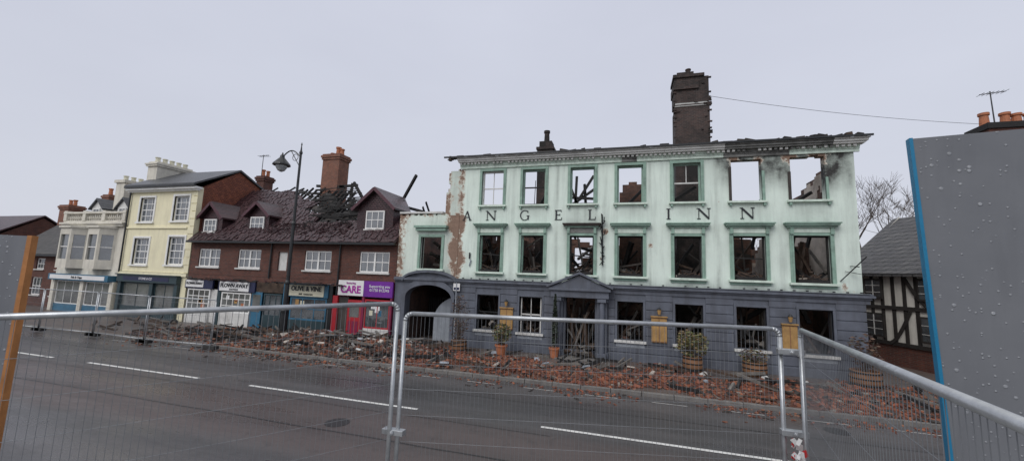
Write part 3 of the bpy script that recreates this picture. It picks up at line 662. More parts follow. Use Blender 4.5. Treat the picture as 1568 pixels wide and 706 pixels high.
PR=lambda u,d,z:(u,-.32+z*sl*1.0+d*sl+.0,4.98+z*sl-d*sl+.09*N(u,z,0,.5)+.03*N(u,z,3,2.2))
wall('tile_roof_front',ter,tx0-.05,tx1+.0,0,6.0,[],PR,.1,'tile',.13,rs)
PRb=lambda u,d,z:(u,8.3-z*sl,4.98+z*sl-d)
wall('tile_roof_back',ter,tx0-.05,tx1,0,5.9,[],PRb,.1,'tile',.25,lambda x,s:(x<-22.5 and s<5.7) or (s<1+N(x,s,0,.8)))
st=MB()
for i in range(1500):
    x=U(tx0,tx1); s=U(.1,5.6)
    if not rs(x,s): continue
    p_=Vector(PR(x,-.03,s)); st.rbox(p_,(.17,.24,.018),Matrix.Rotation(math.pi/4+U(-.08,.15),3,'X').to_quaternion()@Matrix.Rotation(U(-.25,.25),3,'Z').to_quaternion(),'tile')
for i in range(500):
    x=U(-20.4,-14.8)
    if not rs(x,.9): continue
    p_=Vector(PR(x,-.02,U(.7,1.7))); st.rbox(p_,(.17,.24,.018),Vector((U(-.7,.7),U(-1,0),1)).to_track_quat('Z','Y'),'tile')
st.done('slipped_tiles',ter)
tf.box(tx0,tx1,-.42,-.30,4.84,4.95,'black'); tf.box(tx0,tx1,-.30,-.005,4.86,4.9,'charbrown')
tf.cyl((-14.75,-.08,.2),(-14.75,-.08,4.85),.045,.045,'black',8); tf.cyl((-19.4,-.08,2.9),(-19.4,-.08,4.85),.045,.045,'black',8)
rf=MB()
# line of the surviving rafters: full height at the left, falling away to the right
def rtop(x):
    if x<-17.3: return 5.55
    if x<-14.8: return 5.6-(x+17.3)*1.15
    return 3.2
x=-24.6
while x<-12:
    if -18.6<x<-14.8: k=(rtop(x)-U(0,.5))*sl; rf.beam((x,-.1,5.0),(x+U(-.08,.08),-.1+k,5.0+k),.09,.15,'char')
    elif x>=-14.8: k=4.3*U(.4,.7); rf.beam((x,-.1,5.0),(x+U(-.1,.1),-.1+k*.96,5.0+k*.96),.07,.13,'char')
    else:
        rf.beam((x,.3,5.2),(x+U(-.08,.08),4.0+U(-.2,.05),9.0+U(-.4,.05)),.07,.12,'char')
        if R()<.3: rf.beam((x,3.6,8.7),(x+U(-.4,.4),4.1+U(-.1,.3),9.15+U(.0,.18)),.06,.1,'char')
    if x>-18.4 and R()<.5: k=U(2,3.7); rf.beam((x,8.1,5),(x+U(-.2,.2),8.1-k,5+k),.07,.13,'char')
    x+=U(.34,.46)
# battens and scorched boarding still nailed across the rafters
for i in range(150):
    x=U(-21.5,-14.8); s=U(1.2,5.4)
    if s>rtop(x)-.25 or (x<-18.6 and rs(x,s+.1)): continue
    L=U(.4,1.5); y=-.25+s*sl; z=5.12+s*sl
    rf.beam((x,y,z),(min(-14.6,x+L),y+U(-.05,.05),z+U(-.1,.05)),.035,.05,'char')
for i in range(120):
    x=U(-21.3,-15.0); s=U(1.3,5.2)
    if s>rtop(x)-.35 or (x<-18.6 and rs(x,s+.15)) or N(x,s,3,.9)<-.12: continue
    rf.rbox((x,-.17+s*sl,5.05+s*sl),(U(.2,.55),U(.15,.5),.03),Matrix.Rotation(math.pi/4+U(-.12,.12),3,'X').to_quaternion()@Matrix.Rotation(U(-.3,.3),3,'Z').to_quaternion(),random.choice(['char','char','soot']))
for (p_,q_) in (((-18.6,4,9.1),(-17.2,4,9.15)),((-17.8,3.9,5.2),(-17.6,4,9.3)),((-17.5,4,9.35),(-14.9,3.3,6.3)),((-16.6,4,5),(-16.5,4,8.0)),((-18.3,2.4,7.3),(-15.4,2.4,7.0)),((-18.2,1.5,6.5),(-15.0,1.5,6.4)),((-13.7,4,8.1),(-12.5,3.4,9.5)),((-14.3,3.4,7.8),(-12.2,4,7.3)),((-20.5,4,9.2),(-18.2,4,9.05))):
    rf.beam(p_,q_,.13,.17,'char')
for i in range(60):
    rf.beam((U(-18.5,-14.9),U(.5,4),U(4.6,6.0)),(U(-18.5,-14.9),U(.5,4),U(4.8,6.5)),.08,.1,random.choice(['char','char','charbrown']))
rf.box(-18.1,-14.8,1.2,7.6,4.3,4.5,'char'); rf.box(-14.4,-11.7,1.2,7.6,4.3,4.5,'char'); rf.box(-25.4,-18.5,1.0,7.6,4.9,5.0,'char')
rf.done('burnt_rafters',ter)
dm=MB()
def dormer(x0,x1,z0,z1,apex,yf,win,mat='tile',over=.22):
    xm=(x0+x1)/2
    dm.prism([(x0,z0),(x1,z0),(x1,z1),(xm,apex-.12),(x0,z1)],yf,yf+.1,'tile')
    for xx in (x0,x1-.08): dm.box(xx,xx+.08,yf+.1,yf+2.2,z0,z1-.02,'tile')
    for sgn,xa in ((-1,x0-over),(1,x1+over)):
        zl=z1-.12; ya=yf-.25; ybk=apex-4.98+.3
        dm.hexa([(xa,ya,zl),(xm,ya,apex),(xm,ybk,apex),(xa,max(ya+.5,zl-4.9),zl),(xa,ya,zl+.1),(xm,ya,apex+.1),(xm,ybk,apex+.1),(xa,max(ya+.5,zl-4.9),zl+.1)],mat)
        dm.beam((xa,ya-.03,zl+.0),(xm,ya-.03,apex+.0),.05,.16,'maroon')
    a,b,c,d=win; sash(tf,tg,a,b,c,d,yf-.08,3,2,w=.07,bar=.04,mid=False); dm.box(a-.06,b+.06,yf-.14,yf-.001,c-.08,c-.002,'offwhite')
dormer(-26.0+.45,-23.9,5.5,6.45,7.35,.35,(-25.3,-24.3,5.55,6.35))
dormer(-22.1,-20.5,5.6,6.6,7.35,.55,(-21.85,-20.8,5.66,6.5))
dormer(-14.25,-12.0,5.6,6.9,7.95,.45,(-13.65,-12.5,5.75,6.75))
dm.done('dormers',ter)
tc_=MB(); chimney(tc_,-20.1,-18.75,3.9,4.9,5,11.4,'orangebrick',n=0)
pot(tc_,-19.3,4.4,11.4,.6,.17); pot(tc_,-19.0,4.4,11.4,.45,.15); pot(tc_,-19.75,4.4,11.4,.2,.15)
tc_.done('brick_chimney',ter)
sf=MB()
sf.box(tx0,tx1,.9,1.0,.11,2.9,'soot'); sf.face([(tx0,0,2.94),(tx1,0,2.94),(tx1,1,2.94),(tx0,1,2.94)],'soot')
def shopwin(a,b,z0,z1,cols,rows,mat,stall='offwhite',gm='shopglass'):
    sf.box(a,b,-.12,-.02,.11,z0,stall); sash(sf,sf,a,b,z0,z1,-.1,cols,rows,mat,gm,w=.08,bar=.04,mid=False)
shopwin(-25.4,-23.6,.85,2.1,4,3,'white'); sf.box(-23.6,-23.0,-.02,.05,.11,2.1,'offwhite'); sf.box(-25.6,-23.4,-.16,-.05,2.13,2.62,'navy'); sf.box(-25.5,-24.1,-.19,-.161,2.2,2.6,'signwhite')
sf.box(-25.6,-14.72,-.04,0,2.64,2.94,'redbrick')
shopwin(-22.7,-20.5,.85,2.0,5,3,'white'); sf.box(-22.95,-20.2,-.16,-.05,2.05,2.62,'navy'); sf.box(-22.8,-20.6,-.2,-.161,2.08,2.6,'signwhite')
sf.box(-20.45,-19.7,-.08,-.02,.11,2.1,'blue'); sf.box(-20.35,-19.8,-.09,-.081,1.0,1.95,'shopglass')
sf.box(-23.0,-22.75,-.12,.0,.11,2.6,'teal'); sf.box(-20.2,-18.1,-.06,.0,2.1,2.64,'charbrown')
shopwin(-19.55,-18.3,.8,2.05,3,2,'teal','teal','glass'); sf.box(-18.2,-17.95,-.13,0,.11,2.64,'blue')
shopwin(-17.7,-15.3,.75,1.95,3,2,'blue','teal','glass'); sf.box(-17.9,-15.2,-.18,-.05,1.98,2.66,'blue'); sf.box(-17.75,-15.45,-.215,-.181,2.03,2.62,'signcream'); sf.box(-15.25,-14.95,-.13,0,.11,2.64,'black')
sf.beam((-17.9,-.5,2.72),(-15.2,-.45,2.7),.5,.05,'char')
# notices and posters in the shop windows
for a,b in ((-25.2,-23.8),(-22.5,-20.7),(-17.5,-15.5),(-12.8,-11.6)):
    for i in range(4):
        x=U(a,b-.3); z=U(1.0,1.6); sf.box(x,x+U(.18,.3),-.066,-.0655,z,z+U(.15,.35),random.choice(['signwhite','signcream','terracotta','blue','wood']))
sf.box(-14.75,-11.34,-.05,0,2.15,2.94,'magenta'); sf.box(-14.6,-13.05,-.16,-.051,2.2,2.98,'signwhite'); sf.box(-13.045,-11.34,-.15,-.051,2.18,2.98,'purple')
sf.box(-14.9,-14.6,-.14,0,.11,2.15,'red'); sf.box(-14.0,-13.15,-.06,.0,.11,1.98,'red'); sf.box(-13.87,-13.28,-.068,-.061,1.1,1.85,'shopglass')
for i in range(3): sf.box(-13.9+.22*i,-13.75+.22*i,-.07,-.061,.3,.9,'magenta')
sf.box(-14.6,-14.0,-.02,.05,.11,2.12,'soot'); sf.box(-13.12,-12.98,-.12,0,.11,2.15,'magenta'); shopwin(-12.95,-11.45,.6,2.05,2,1,'red','offwhite','glass'); sf.box(-11.45,-11.34,-.14,0,.11,2.15,'magenta')
for i in range(50):
    sf.rbox((U(-25,-14),U(-.5,-.22),U(2.66,2.75)),(U(.1,.35),U(.1,.2),.03),Vector((U(-.5,.5),U(-.5,.5),1)).to_track_quat('Z','Y'),random.choice(['tile','char']))
sf.done('shopfronts',ter)
tf.done('window_frames',ter); tg.done('window_glass',ter)
text('FLOWN AWAY',ter,(-21.7,-.21,2.38),.30,'textdark',xs=1.0,bold=.008); text('BOUTIQUE',ter,(-21.7,-.21,2.17),.13,'textdark')
text('FLOWN AWAY',ter,(-24.8,-.2,2.41),.19,'textdark',bold=.005)
text('OLIVE & VINE',ter,(-16.6,-.225,2.42),.34,'textdark',xs=.98,bold=.01); text('deli  restaurant',ter,(-16.6,-.225,2.14),.15,'textdark')
text('CARE',ter,(-13.82,-.17,2.5),.52,'textpink',xs=.95,bold=.015); text('fostering',ter,(-13.82,-.17,2.84),.16,'textpink')
text('Supporting you\n01730 812345',ter,(-12.1,-.16,2.62),.2,'textwhite')
# ------------------------------------------------------------------ CREAM BUILDING
cr_=empty('cream_rendered_house'); cx0,cx1=-31.75,-25.7
cw=[(-30.7,-29.4,6.15,7.75),(-27.65,-26.35,6.2,7.8),(-30.75,-29.4,3.4,5.1),(-27.65,-26.3,3.45,5.2)]
wall('front_wall',cr_,cx0,cx1,2.95,8.35,cw,PX(-.02),.3,'cream')
cs=MB(); cg_=MB()
for a,b,c,d in cw:
    sash(cs,cg_,a,b,c,d,.08,3,4,w=.08,bar=.035); 
    cs.box(a-.12,a,-.06,.05,c,d,'white'); cs.box(b,b+.12,-.06,.05,c,d,'white'); cs.box(a-.12,b+.12,-.065,.05,d,d+.12,'white'); cs.box(a-.16,b+.16,-.13,.05,c-.1,c-.003,'white')
    cs.box(a+.08,a+.3,.19,.2,c+.08,d-.08,'signwhite'); cs.box(b-.3,b-.08,.19,.2,c+.08,d-.08,'signwhite')
for i in range(11):
    z=3.0+i*.48; cs.box(cx1-.35-(.12*(i%2)),cx1+.03,-.06,.0-.021,z,z+.42,'cream')
cs.box(cx0-.05,cx1+.12,-.2,-.021,8.1,8.2,'white'); cs.box(cx0-.05,cx1+.16,-.35,.1,8.202,8.34,'white'); cs.box(cx0-.05,cx1+.18,-.46,-.34,8.343,8.45,'black')
cs.box(cx0,cx1-.5,-.1,-.021,5.72,5.82,'cream'); cs.cyl((cx0+.1,-.12,2.9),(cx0+.1,-.12,8.2),.05,.05,'black',8)
cs.box(cx0,cx1,-.12,.05,2.75,2.93,'cream'); cs.box(cx0+.3,cx1-.45,-.3,.0,2.3,2.74,'teal'); cs.box(cx0+.25,cx1-.4,-.4,.0,2.742,2.8,'teal'); cs.box(cx0+.9,cx1-1.1,-.31,-.302,2.4,2.66,'navy')
for x in (cx0+.3,cx0+3.2,cx1-.75): cs.box(x,x+.28,-.2,0,.11,2.3,'teal')
sash(cs,cg_,cx0+.6,cx0+3.2,.75,2.25,-.08,2,1,'teal','shopglass'); sash(cs,cg_,cx0+3.5,cx1-.78,.75,2.25,-.08,2,1,'teal','shopglass'); cs.box(cx0+.6,cx1-.78,-.1,0,.11,.749,'teal')
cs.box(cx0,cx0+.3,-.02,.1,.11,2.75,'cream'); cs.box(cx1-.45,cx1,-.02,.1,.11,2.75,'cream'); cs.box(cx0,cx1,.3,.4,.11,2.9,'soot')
cs.prism([(.28,.1),(5.6,.1),(5.6,8.5),(2.5,9.95),(.28,8.4)],cx1-.25,cx1-.005,'tilehung','x')
cs.prism([(.28,.1),(5.6,.1),(5.6,8.5),(2.5,9.95),(.28,8.4)],cx0+.005,cx0+.25,'tilehung','x')
cs.prism([(-.42,8.42),(2.5,10.0),(2.5,10.12),(-.42,8.54)],cx0-.1,cx1+.12,'slate','x'); cs.prism([(2.502,10.0),(6,8.35),(6,8.47),(2.502,10.12)],cx0-.1,cx1+.12,'slate','x')
cs.box(cx0,cx1,5.3,5.6,.1,8.4,'redbrick')
cs.done('walls_and_trim',cr_); cg_.done('window_glass',cr_)
text('STONE & CO',cr_,(-28.8,-.32,2.53),.2,'textwhite')
cc=MB(); cc.box(-32.1,-31.2,.9,3.2,8,10.2,'stone'); cc.box(-32.2,-31.1,.8,3.3,10.2,10.32,'stone'); cc.box(-32.25,-31.05,.75,3.35,10.322,10.42,'stone'); cc.box(-32.1,-31.2,.9,3.2,10.42,10.55,'stone')
for i in range(5): pot(cc,-31.65,1.15+i*.45,10.55,.35,.15,'signcream')
chimney(cc,-26.6,-25.9,4.6,5.4,8,10.3,'redbrick',n=2)
cc.cyl((-26.2,4.6,10.3),(-26.2,4.6,11.9),.025,.02,'black',6); cc.cyl((-26.6,4.6,11.8),(-25.7,4.6,11.85),.018,.018,'black',5)
for i in range(5): cc.cyl((-26.55+i*.2,4.4,11.8),(-26.55+i*.2,4.8,11.8),.012,.012,'black',4)
cc.done('chimney_stacks',cr_)
# ------------------------------------------------------------------ WHITE STONE BUILDING
wb=empty('stone_fronted_shop_building'); bx0,bx1=-38.1,-31.8
ww=[(-37.3,-35.3,3.6,5.25),(-34.5,-32.5,3.6,5.25)]
wall('front_wall',wb,bx0,bx1,2.9,6.0,ww,PX(-.03),.3,'stone')
ws=MB(); wg=MB()
for a,b,c,d in ww:
    for (p0,p1) in (((a,-.03),(a+.45,-.75)),((a+.45,-.75),(b-.45,-.75)),((b-.45,-.75),(b,-.03))):
        P0=Vector((p0[0],p0[1],0));P1=Vector((p1[0],p1[1],0)); L=(P1-P0).length; dr_=(P1-P0)/L
        def q(u,z,o=0): 
            v=P0+dr_*u; nn=Vector((dr_.y,-dr_.x,0)); v=v+nn*o; return (v.x,v.y,z)
        ws.hexa([q(0,c-.6),q(L,c-.6),q(L,c-.6,-.15),q(0,c-.6,-.15),q(0,c),q(L,c),q(L,c,-.15),q(0,c,-.15)],'stone')
        ws.hexa([q(0,d),q(L,d),q(L,d,-.15),q(0,d,-.15),q(0,d+.45),q(L,d+.45),q(L,d+.45,-.15),q(0,d+.45,-.15)],'stone')
        for u in (0,L-.14): ws.hexa([q(u,c),q(u+.14,c),q(u+.14,c,-.15),q(u,c,-.15),q(u,d),q(u+.14,d),q(u+.14,d,-.15),q(u,d,-.15)],'stone')
        wg.face([q(.14,c,-.1),q(L-.14,c,-.1),q(L-.14,d,-.1),q(.14,d,-.1)],'glass')
        ws.hexa([q(.14,(c+d)/2-.03,-.05),q(L-.14,(c+d)/2-.03,-.05),q(L-.14,(c+d)/2-.03,-.09),q(.14,(c+d)/2-.03,-.09),q(.14,(c+d)/2+.03,-.05),q(L-.14,(c+d)/2+.03,-.05),q(L-.14,(c+d)/2+.03,-.09),q(.14,(c+d)/2+.03,-.09)],'white')
    ws.prism([(a-.08,-.031),(a+.4,-.85),(b-.4,-.85),(b+.08,-.031)],d+.452,d+.58,'stone','z')
ws.box(bx0,bx1,-.2,-.031,5.85,5.98,'stone'); ws.box(bx0-.05,bx1+.05,-.3,.3,6.0,6.12,'stone'); ws.box(bx0,bx1,-.1,.15,6.121,6.25,'stone'); ws.box(bx0-.03,bx1+.03,-.16,.2,6.75,6.87,'stone')
x=bx0+.1
while x<bx1-.05:
    ws.lathe((x,.02,6.25),[(.05,0),(.03,.08),(.07,.2),(.035,.38),(.05,.5)],'stone',8); x+=.2
for x in (bx0,bx0+2.0,bx0+4.0,bx1-.3): ws.box(x,x+.3,-.14,.18,6.251,6.95,'stone')
ws.prism([(.3,6.1),(3.2,8.2),(6,6.1)],bx0,bx1,'slate','x'); ws.box(bx0,bx1,5.5,5.9,.1,6.1,'redbrick'); ws.box(bx0,bx0+.2,.27,5.6,.1,6.1,'redbrick'); ws.box(bx1-.2,bx1-.01,.27,5.6,.1,6.1,'redbrick')
for xm in (-36.3,-33.6):
    ws.prism([(xm-.6,6.3),(xm+.6,6.3),(xm+.6,7.3),(xm,7.85),(xm-.6,7.3)],.7,2.6,'offwhite'); sash(ws,wg,xm-.35,xm+.35,6.6,7.25,.62,2,2)
    for s in (-1,1): ws.hexa([(xm+s*.75,.55,7.15),(xm,.55,7.9),(xm,2.9,7.9),(xm+s*.75,2.9,7.15),(xm+s*.75,.55,7.24),(xm,.55,8.0),(xm,2.9,8.0),(xm+s*.75,2.9,7.24)],'slate')
ws.box(bx0,bx1,-.05,.2,2.6,2.899,'stone'); ws.box(bx0+.1,bx1-.2,-.45,0,2.2,2.6,'blue'); ws.box(bx0+.3,bx1-.5,-.47,-.451,2.27,2.54,'signwhite')
for x in (bx0,bx0+3.0,bx1-.4): ws.box(x,x+.35,-.2,.1,.11,2.2,'stone')
sash(ws,wg,bx0+.4,bx0+2.9,.6,2.15,-.08,3,1,'white','shopglass'); sash(ws,wg,bx0+3.4,bx1-.45,.6,2.15,-.08,3,1,'white','shopglass'); ws.box(bx0+.35,bx1-.4,-.1,.0,.11,.599,'blue')
ws.box(-34.9,-34.0,.8,2.2,7.2,9.1,'stone'); ws.box(-35,-33.9,.7,2.3,9.1,9.3,'stone')
for i in range(3): pot(ws,-34.45,1.05+i*.45,9.3,.35,.14,'signcream')
chimney(ws,-38.4,-37.7,2,2.9,6.5,8.6,'orangebrick',n=2)
ws.done('walls_and_trim',wb); wg.done('window_glass',wb); text('Fish & Chips',wb,(-35.0,-.48,2.4),.22,'textdark')
# ------------------------------------------------------------------ LEFT HOUSES
def house(name,x0,x1,y0,y1,ez,rz,wmat,rmat,wins,chs=(),shop=None):
    e=empty(name)
    wall('front_wall',e,x0,x1,.1,ez,wins,PX(y0),.3,wmat)
    h=MB(); gg=MB()
    for a,b,c,d in wins:
        sash(h,gg,a,b,c,d,y0+.08,3,2,w=.07); h.box(a-.08,b+.08,y0-.08,y0+.1,c-.08,c-.003,'offwhite')
    ym=(y0+y1)/2
    for s in (x0,x1-.25): h.prism([(y0+.301,.1),(y1,.1),(y1,ez),(ym,rz-.12),(y0+.301,ez+.02)],s+.003,s+.247,wmat,'x')
    h.box(x0+.25,x1-.25,y1-.3,y1-.002,.1,ez,wmat)
    h.prism([(y0-.3,ez-.1),(ym,rz),(ym,rz+.12),(y0-.3,ez+.04)],x0-.12,x1+.12,rmat,'x'); h.prism([(ym+.002,rz),(y1+.3,ez-.1),(y1+.3,ez+.04),(ym+.002,rz+.12)],x0-.12,x1+.12,rmat,'x')
    h.box(x0,x1,y0-.42,y0-.3,ez-.14,ez-.03,'black')
    for c in chs: chimney(h,*c)
    h.done('walls_roof_and_trim',e); gg.done('window_glass',e); return e
house('brown_brick_house',-46.2,-38.3,1.0,7,3.9,6.9,'redbrick','stoneslate',[(-45.4,-44.2,.9,2.2),(-43,-41.8,.9,2.2),(-40.6,-39.4,.9,2.2),(-45.2,-44.2,2.8,3.6),(-42.8,-41.8,2.8,3.6),(-40.4,-39.4,2.8,3.6)],[(-46.4,-45.2,3.4,4.4,5,8.2,'orangebrick',True,2)])
house('brown_brick_house',-62,-48.5,0,7,4.8,7.2,'redbrick','tile',[(-60+i*3,-58.8+i*3,z,z+1.2) for i in range(4) for z in (.9,3.1)],[(-60,-59,3,4,6,8.6,'redbrick',True,2)])
house('red_brick_house',-90,-66,-1,8,5.2,8.0,'redbrick','tile',[(-88+i*3,-86.8+i*3,z,z+1.2) for i in range(7) for z in (.9,3.1)],[(-80,-79,3,4,6,9.5,'redbrick',True,2)])
# ------------------------------------------------------------------ TIMBER FRAMED HOUSE (right)
th=empty('timber_framed_house'); t=MB(); T0=(13.5,-.9); T1=(11.05,7.0)
dv=Vector((T1[0]-T0[0],T1[1]-T0[1],0)); TL=dv.length; dv/=TL; nv=Vector((-dv.y,dv.x,0))
def tp(u,o,z): v=Vector((T0[0],T0[1],0))+dv*u+nv*o; return (v.x,v.y,z)
def tbox(u0,u1,o0,o1,z0,z1,m): t.hexa([tp(u0,o0,z0),tp(u1,o0,z0),tp(u1,o1,z0),tp(u0,o1,z0),tp(u0,o0,z1),tp(u1,o0,z1),tp(u1,o1,z1),tp(u0,o1,z1)],m)
tbox(0,TL,-.25,0,.1,1.0,'redbrick'); tbox(0,TL,-.25,0,1.0,4.35,'tudorwhite'); tbox(0,TL,-6.2,-5.95,.1,4.35,'tudorwhite')
u=0
while u<TL:
    tbox(u,u+.15,.0005,.04,1.0,4.3,'oak'); u+=.52
for z in (1.0,2.6,4.15): tbox(0,TL,.041,.07,z,z+.17,'oak')
for (ua,ub,za,zb) in ((2.0,3.2,1.1,2.6),(3.4,2.3,2.8,4.1),(6.0,5.0,1.1,2.6),(4.2,5.2,2.8,4.1)):
    n=6
    for k in range(n):
        a0,a1=k/n,(k+1)/n; f1=lambda a:ua+(ub-ua)*a; f2=lambda a:za+(zb-za)*(a**1.5)
        t.beam(tp(f1(a0),.085,f2(a0)),tp(f1(a1),.085,f2(a1)),.04,.14,'oak')
for a,b,c,d in ((3.6,4.6,1.3,2.4),(6.2,7.2,1.3,2.4),(3.7,4.6,3.05,4.0),(6.2,7.1,3.05,4.0)):
    tbox(a,b,.11,.14,c,d,'oak'); tbox(a+.08,b-.08,.141,.145,c+.08,d-.08,'glass'); tbox((a+b)/2-.02,(a+b)/2+.02,.146,.155,c+.08,d-.08,'offwhite'); 
    for k in range(1,3): z=c+(d-c)*k/3; tbox(a+.08,b-.08,.1555,.16,z-.012,z+.012,'offwhite')
def tri(u,m): t.face([tp(u,0,.1),tp(u,-6.2,.1),tp(u,-6.2,4.35),tp(u,-3.1,7.4),tp(u,0,4.35)],m)
tri(0.001,'tudorwhite'); tri(TL-.001,'tudorwhite')
for o in [-.3-.55*k for k in range(11)]:
    top=4.35+min(-o,6.2+o)*.98; t.hexa([tp(-.05,o,.1),tp(-.001,o,.1),tp(-.001,o-.15,.1),tp(-.05,o-.15,.1),tp(-.05,o,top),tp(-.001,o,top),tp(-.001,o-.15,top),tp(-.05,o-.15,top)],'oak')
for (oa,za,ob,zb) in ((.35,4.2,-3.1,7.2),(-6.6,4.1,-3.1,7.2)):
    n=14
    for k in range(n):
        ua=-.3+(TL+.6)*k/n; ub=-.3+(TL+.6)*(k+1)/n; sg=lambda uu:-.12*math.sin(math.pi*(uu+.3)/(TL+.6))
        t.hexa([tp(ua,oa,za+sg(ua)),tp(ub,oa,za+sg(ub)),tp(ub,ob,zb+sg(ub)),tp(ua,ob,zb+sg(ua)),tp(ua,oa,za+.14+sg(ua)),tp(ub,oa,za+.14+sg(ub)),tp(ub,ob,zb+.14+sg(ub)),tp(ua,ob,zb+.14+sg(ua))],'slatey')
t.done('walls_and_roof',th)
h2=house('brick_house_with_stacks',18.2,27,6,13,6.0,8.4,'redbrick','slate',[(19,20.2,3.5,5),(22,23.2,3.5,5)],[])
h3=MB(); h3.box(17.9,20.6,7.6,8.9,.1,11.9,'redbrick'); h3.box(17.8,20.7,7.5,9.0,11.9,12.2,'char')
for x in (18.15,19.0,19.45,19.95): pot(h3,x,8.2,12.2,U(.45,.8),.2)
h3.done('chimney_stack',h2)
ae=MB(); ae.cyl((18.5,8.1,12.2),(18.45,8.1,14.1),.03,.025,'black',6); ae.cyl((18.0,8.1,13.95),(19.1,8.1,14.05),.02,.02,'black',6)
for i in range(6): ae.cyl((18.05+i*.2,7.85,13.95+i*.018),(18.05+i*.2,8.35,13.95+i*.018),.012,.012,'black',4)
ae.done('tv_aerial',h2)
cb=MB(); P0=Vector((4.0,3.2,12.95)); P1=Vector((17.9,8,12.3)); pr=None
for i in range(31):
    tt=i/30; v=P0.lerp(P1,tt)-Vector((0,0,.5*4*tt*(1-tt)*.4))
    if pr: cb.cyl(pr,v,.010,.010,'black',5,False)
    pr=v
cb.done('overhead_cable')
# ------------------------------------------------------------------ trees
def tree(name,x,y,h,seed,tw=.022):
    random.seed(seed); b=MB()
    def br(p,d,L,r,dep):
        q=p
        for s in range(2):
            d2=(d+Vector((U(-.15,.15),U(-.15,.15),U(-.02,.12)))).normalized(); e=q+d2*L/2; b.cyl(q,e,r,r*.8,'bark',5 if dep>2 else 3,False); r*=.8; q=e; d=d2
        if dep==0: return
        for k in range(3 if dep>1 else 4):
            nd_=(d+Vector((U(-1,1),U(-1,1),U(-.35,.55)))*U(.55,.95)).normalized()
            br(q,nd_,L*U(.62,.82),max(r*.66,tw*.6),dep-1)
    br(Vector((x,y,0)),Vector((0,0,1)),h*.27,h*.018,5); b.done(name)
for i,(x,y,h) in enumerate(((22.5,30,18.5),(26.0,31,18),(20.0,34,17),(30.5,29,17),(35,34,15),(18,36,14),(24.3,28,15.5))): tree('bare_tree',x,y,h,20+i)
random.seed(11)
hb=MB()
for i in range(5200):
    if i%2: x=U(14,70); y=U(34,44); z=U(0,6.5)*(.75+.3*N(x,0,0,.15))
    else: x=U(-170,-85); y=U(-25,25); z=U(0,7.5)*(.7+.4*N(x,y,0,.1))
    c=random.choice([(.05,.055,.035),(.07,.06,.045),(.035,.045,.03),(.09,.08,.06)]); s=U(.35,.9)
    hb.rbox((x,y,z),(s,s*.7,.03),Vector((U(-1,1),U(-1,1),U(-.3,1))).to_track_quat('Z','Y'),'leafc',c)
hb.done('distant_trees',attr=True)
# ------------------------------------------------------------------ street lamp
sl_=MB(); lx,ly=-15.78,-2.3
sl_.lathe((lx,ly,.1),[(.24,0),(.24,.12),(.17,.2),(.15,.3),(.15,1.25),(.18,1.3),(.18,1.38),(.11,1.5),(.095,2.6),(.12,2.64),(.12,2.72),(.085,2.8),(.075,5.5),(.095,5.54),(.095,5.6),(.065,5.68),(.055,9.1),(.08,9.12),(.08,9.2),(.045,9.28),(.02,9.55),(.04,9.6),(.001,9.72)],'black',16)
pv=None
for i in range(13):
    v=Vector((lx-1.15*(i/12),ly,9.05+.42*math.sin(math.pi*(i/12)*.9)-.10*(i/12)))
    if pv is not None: sl_.cyl(pv,v,.032,.03,'black',8)
    pv=v
sl_.cyl((lx,ly,8.55),(lx-.6,ly,9.38),.02,.02,'black',6)
pv2=None
for i in range(13):
    a=2*math.pi*i/12; v=Vector((lx-.32+.17*math.cos(a),ly,9.05+.17*math.sin(a)))
    if pv2 is not None: sl_.cyl(pv2,v,.014,.014,'black',6)
    pv2=v
ex=lx-1.15; sl_.lathe((ex,ly,8.35),[(.02,1.0),(.05,.88),(.10,.84),(.12,.72),(.16,.68),(.40,.40),(.42,.33),(.40,.31),(.1,.33)],'black',20)
sl_.lathe((ex,ly,8.35),[(.27,.325),(.26,.22),(.17,.06),(.06,-.0),(.001,-.01)],'lampglass',16)
for k in range(6):
    a=k*math.pi/3; sl_.cyl((ex+.28*math.cos(a),ly+.28*math.sin(a),8.67),(ex+.05*math.cos(a),ly+.05*math.sin(a),8.34),.01,.01,'black',4)
sl_.done('street_lamp')
# ------------------------------------------------------------------ rubble
rb=MB()
cR=[(.30,.095,.05),(.25,.08,.042),(.36,.13,.065),(.19,.065,.04),(.14,.055,.04),(.27,.13,.08)]
cD=[(.13,.06,.042),(.09,.05,.04),(.05,.04,.037),(.20,.08,.05),(.22,.18,.15),(.035,.03,.03),(.28,.12,.07),(.33,.29,.25)]
def hgt(x,y):
    e=min(1,max(0,(y+4.66)/.5))*min(1,max(0,(-y)/.3))
    band=math.exp(-((y+3.3)/1.25)**2)
    h=.115+(max(0,N(x,y,0,.55)+.12)*.22*band+max(0,N(x,y,7,1.6))*.07*band)*e
    h+=(.42*math.exp(-((x+9.6)/2.2)**2-((y+2.4)/1.1)**2)+.45*math.exp(-((x+13.8)/2.0)**2-((y+2.6)/1.1)**2)*(1+.5*N(x,y,2,1.4)))*e
    h+=.12*math.exp(-((x+3)/4)**2-((y+3.6)/.8)**2)*e
    return h
def dens(x,y):
    d=.30+.95*N(x,y,0,.42)+.5*math.exp(-((y+3.2)/1.2)**2)
    if y>-1.3 and x>-7.5: d-=.35
    if x<-17: d-=.1*(-17-x)
    if -3.4<x<-.6 and y>-2.2: d-=.3
    if x<-7.5: d+=.2
    return d
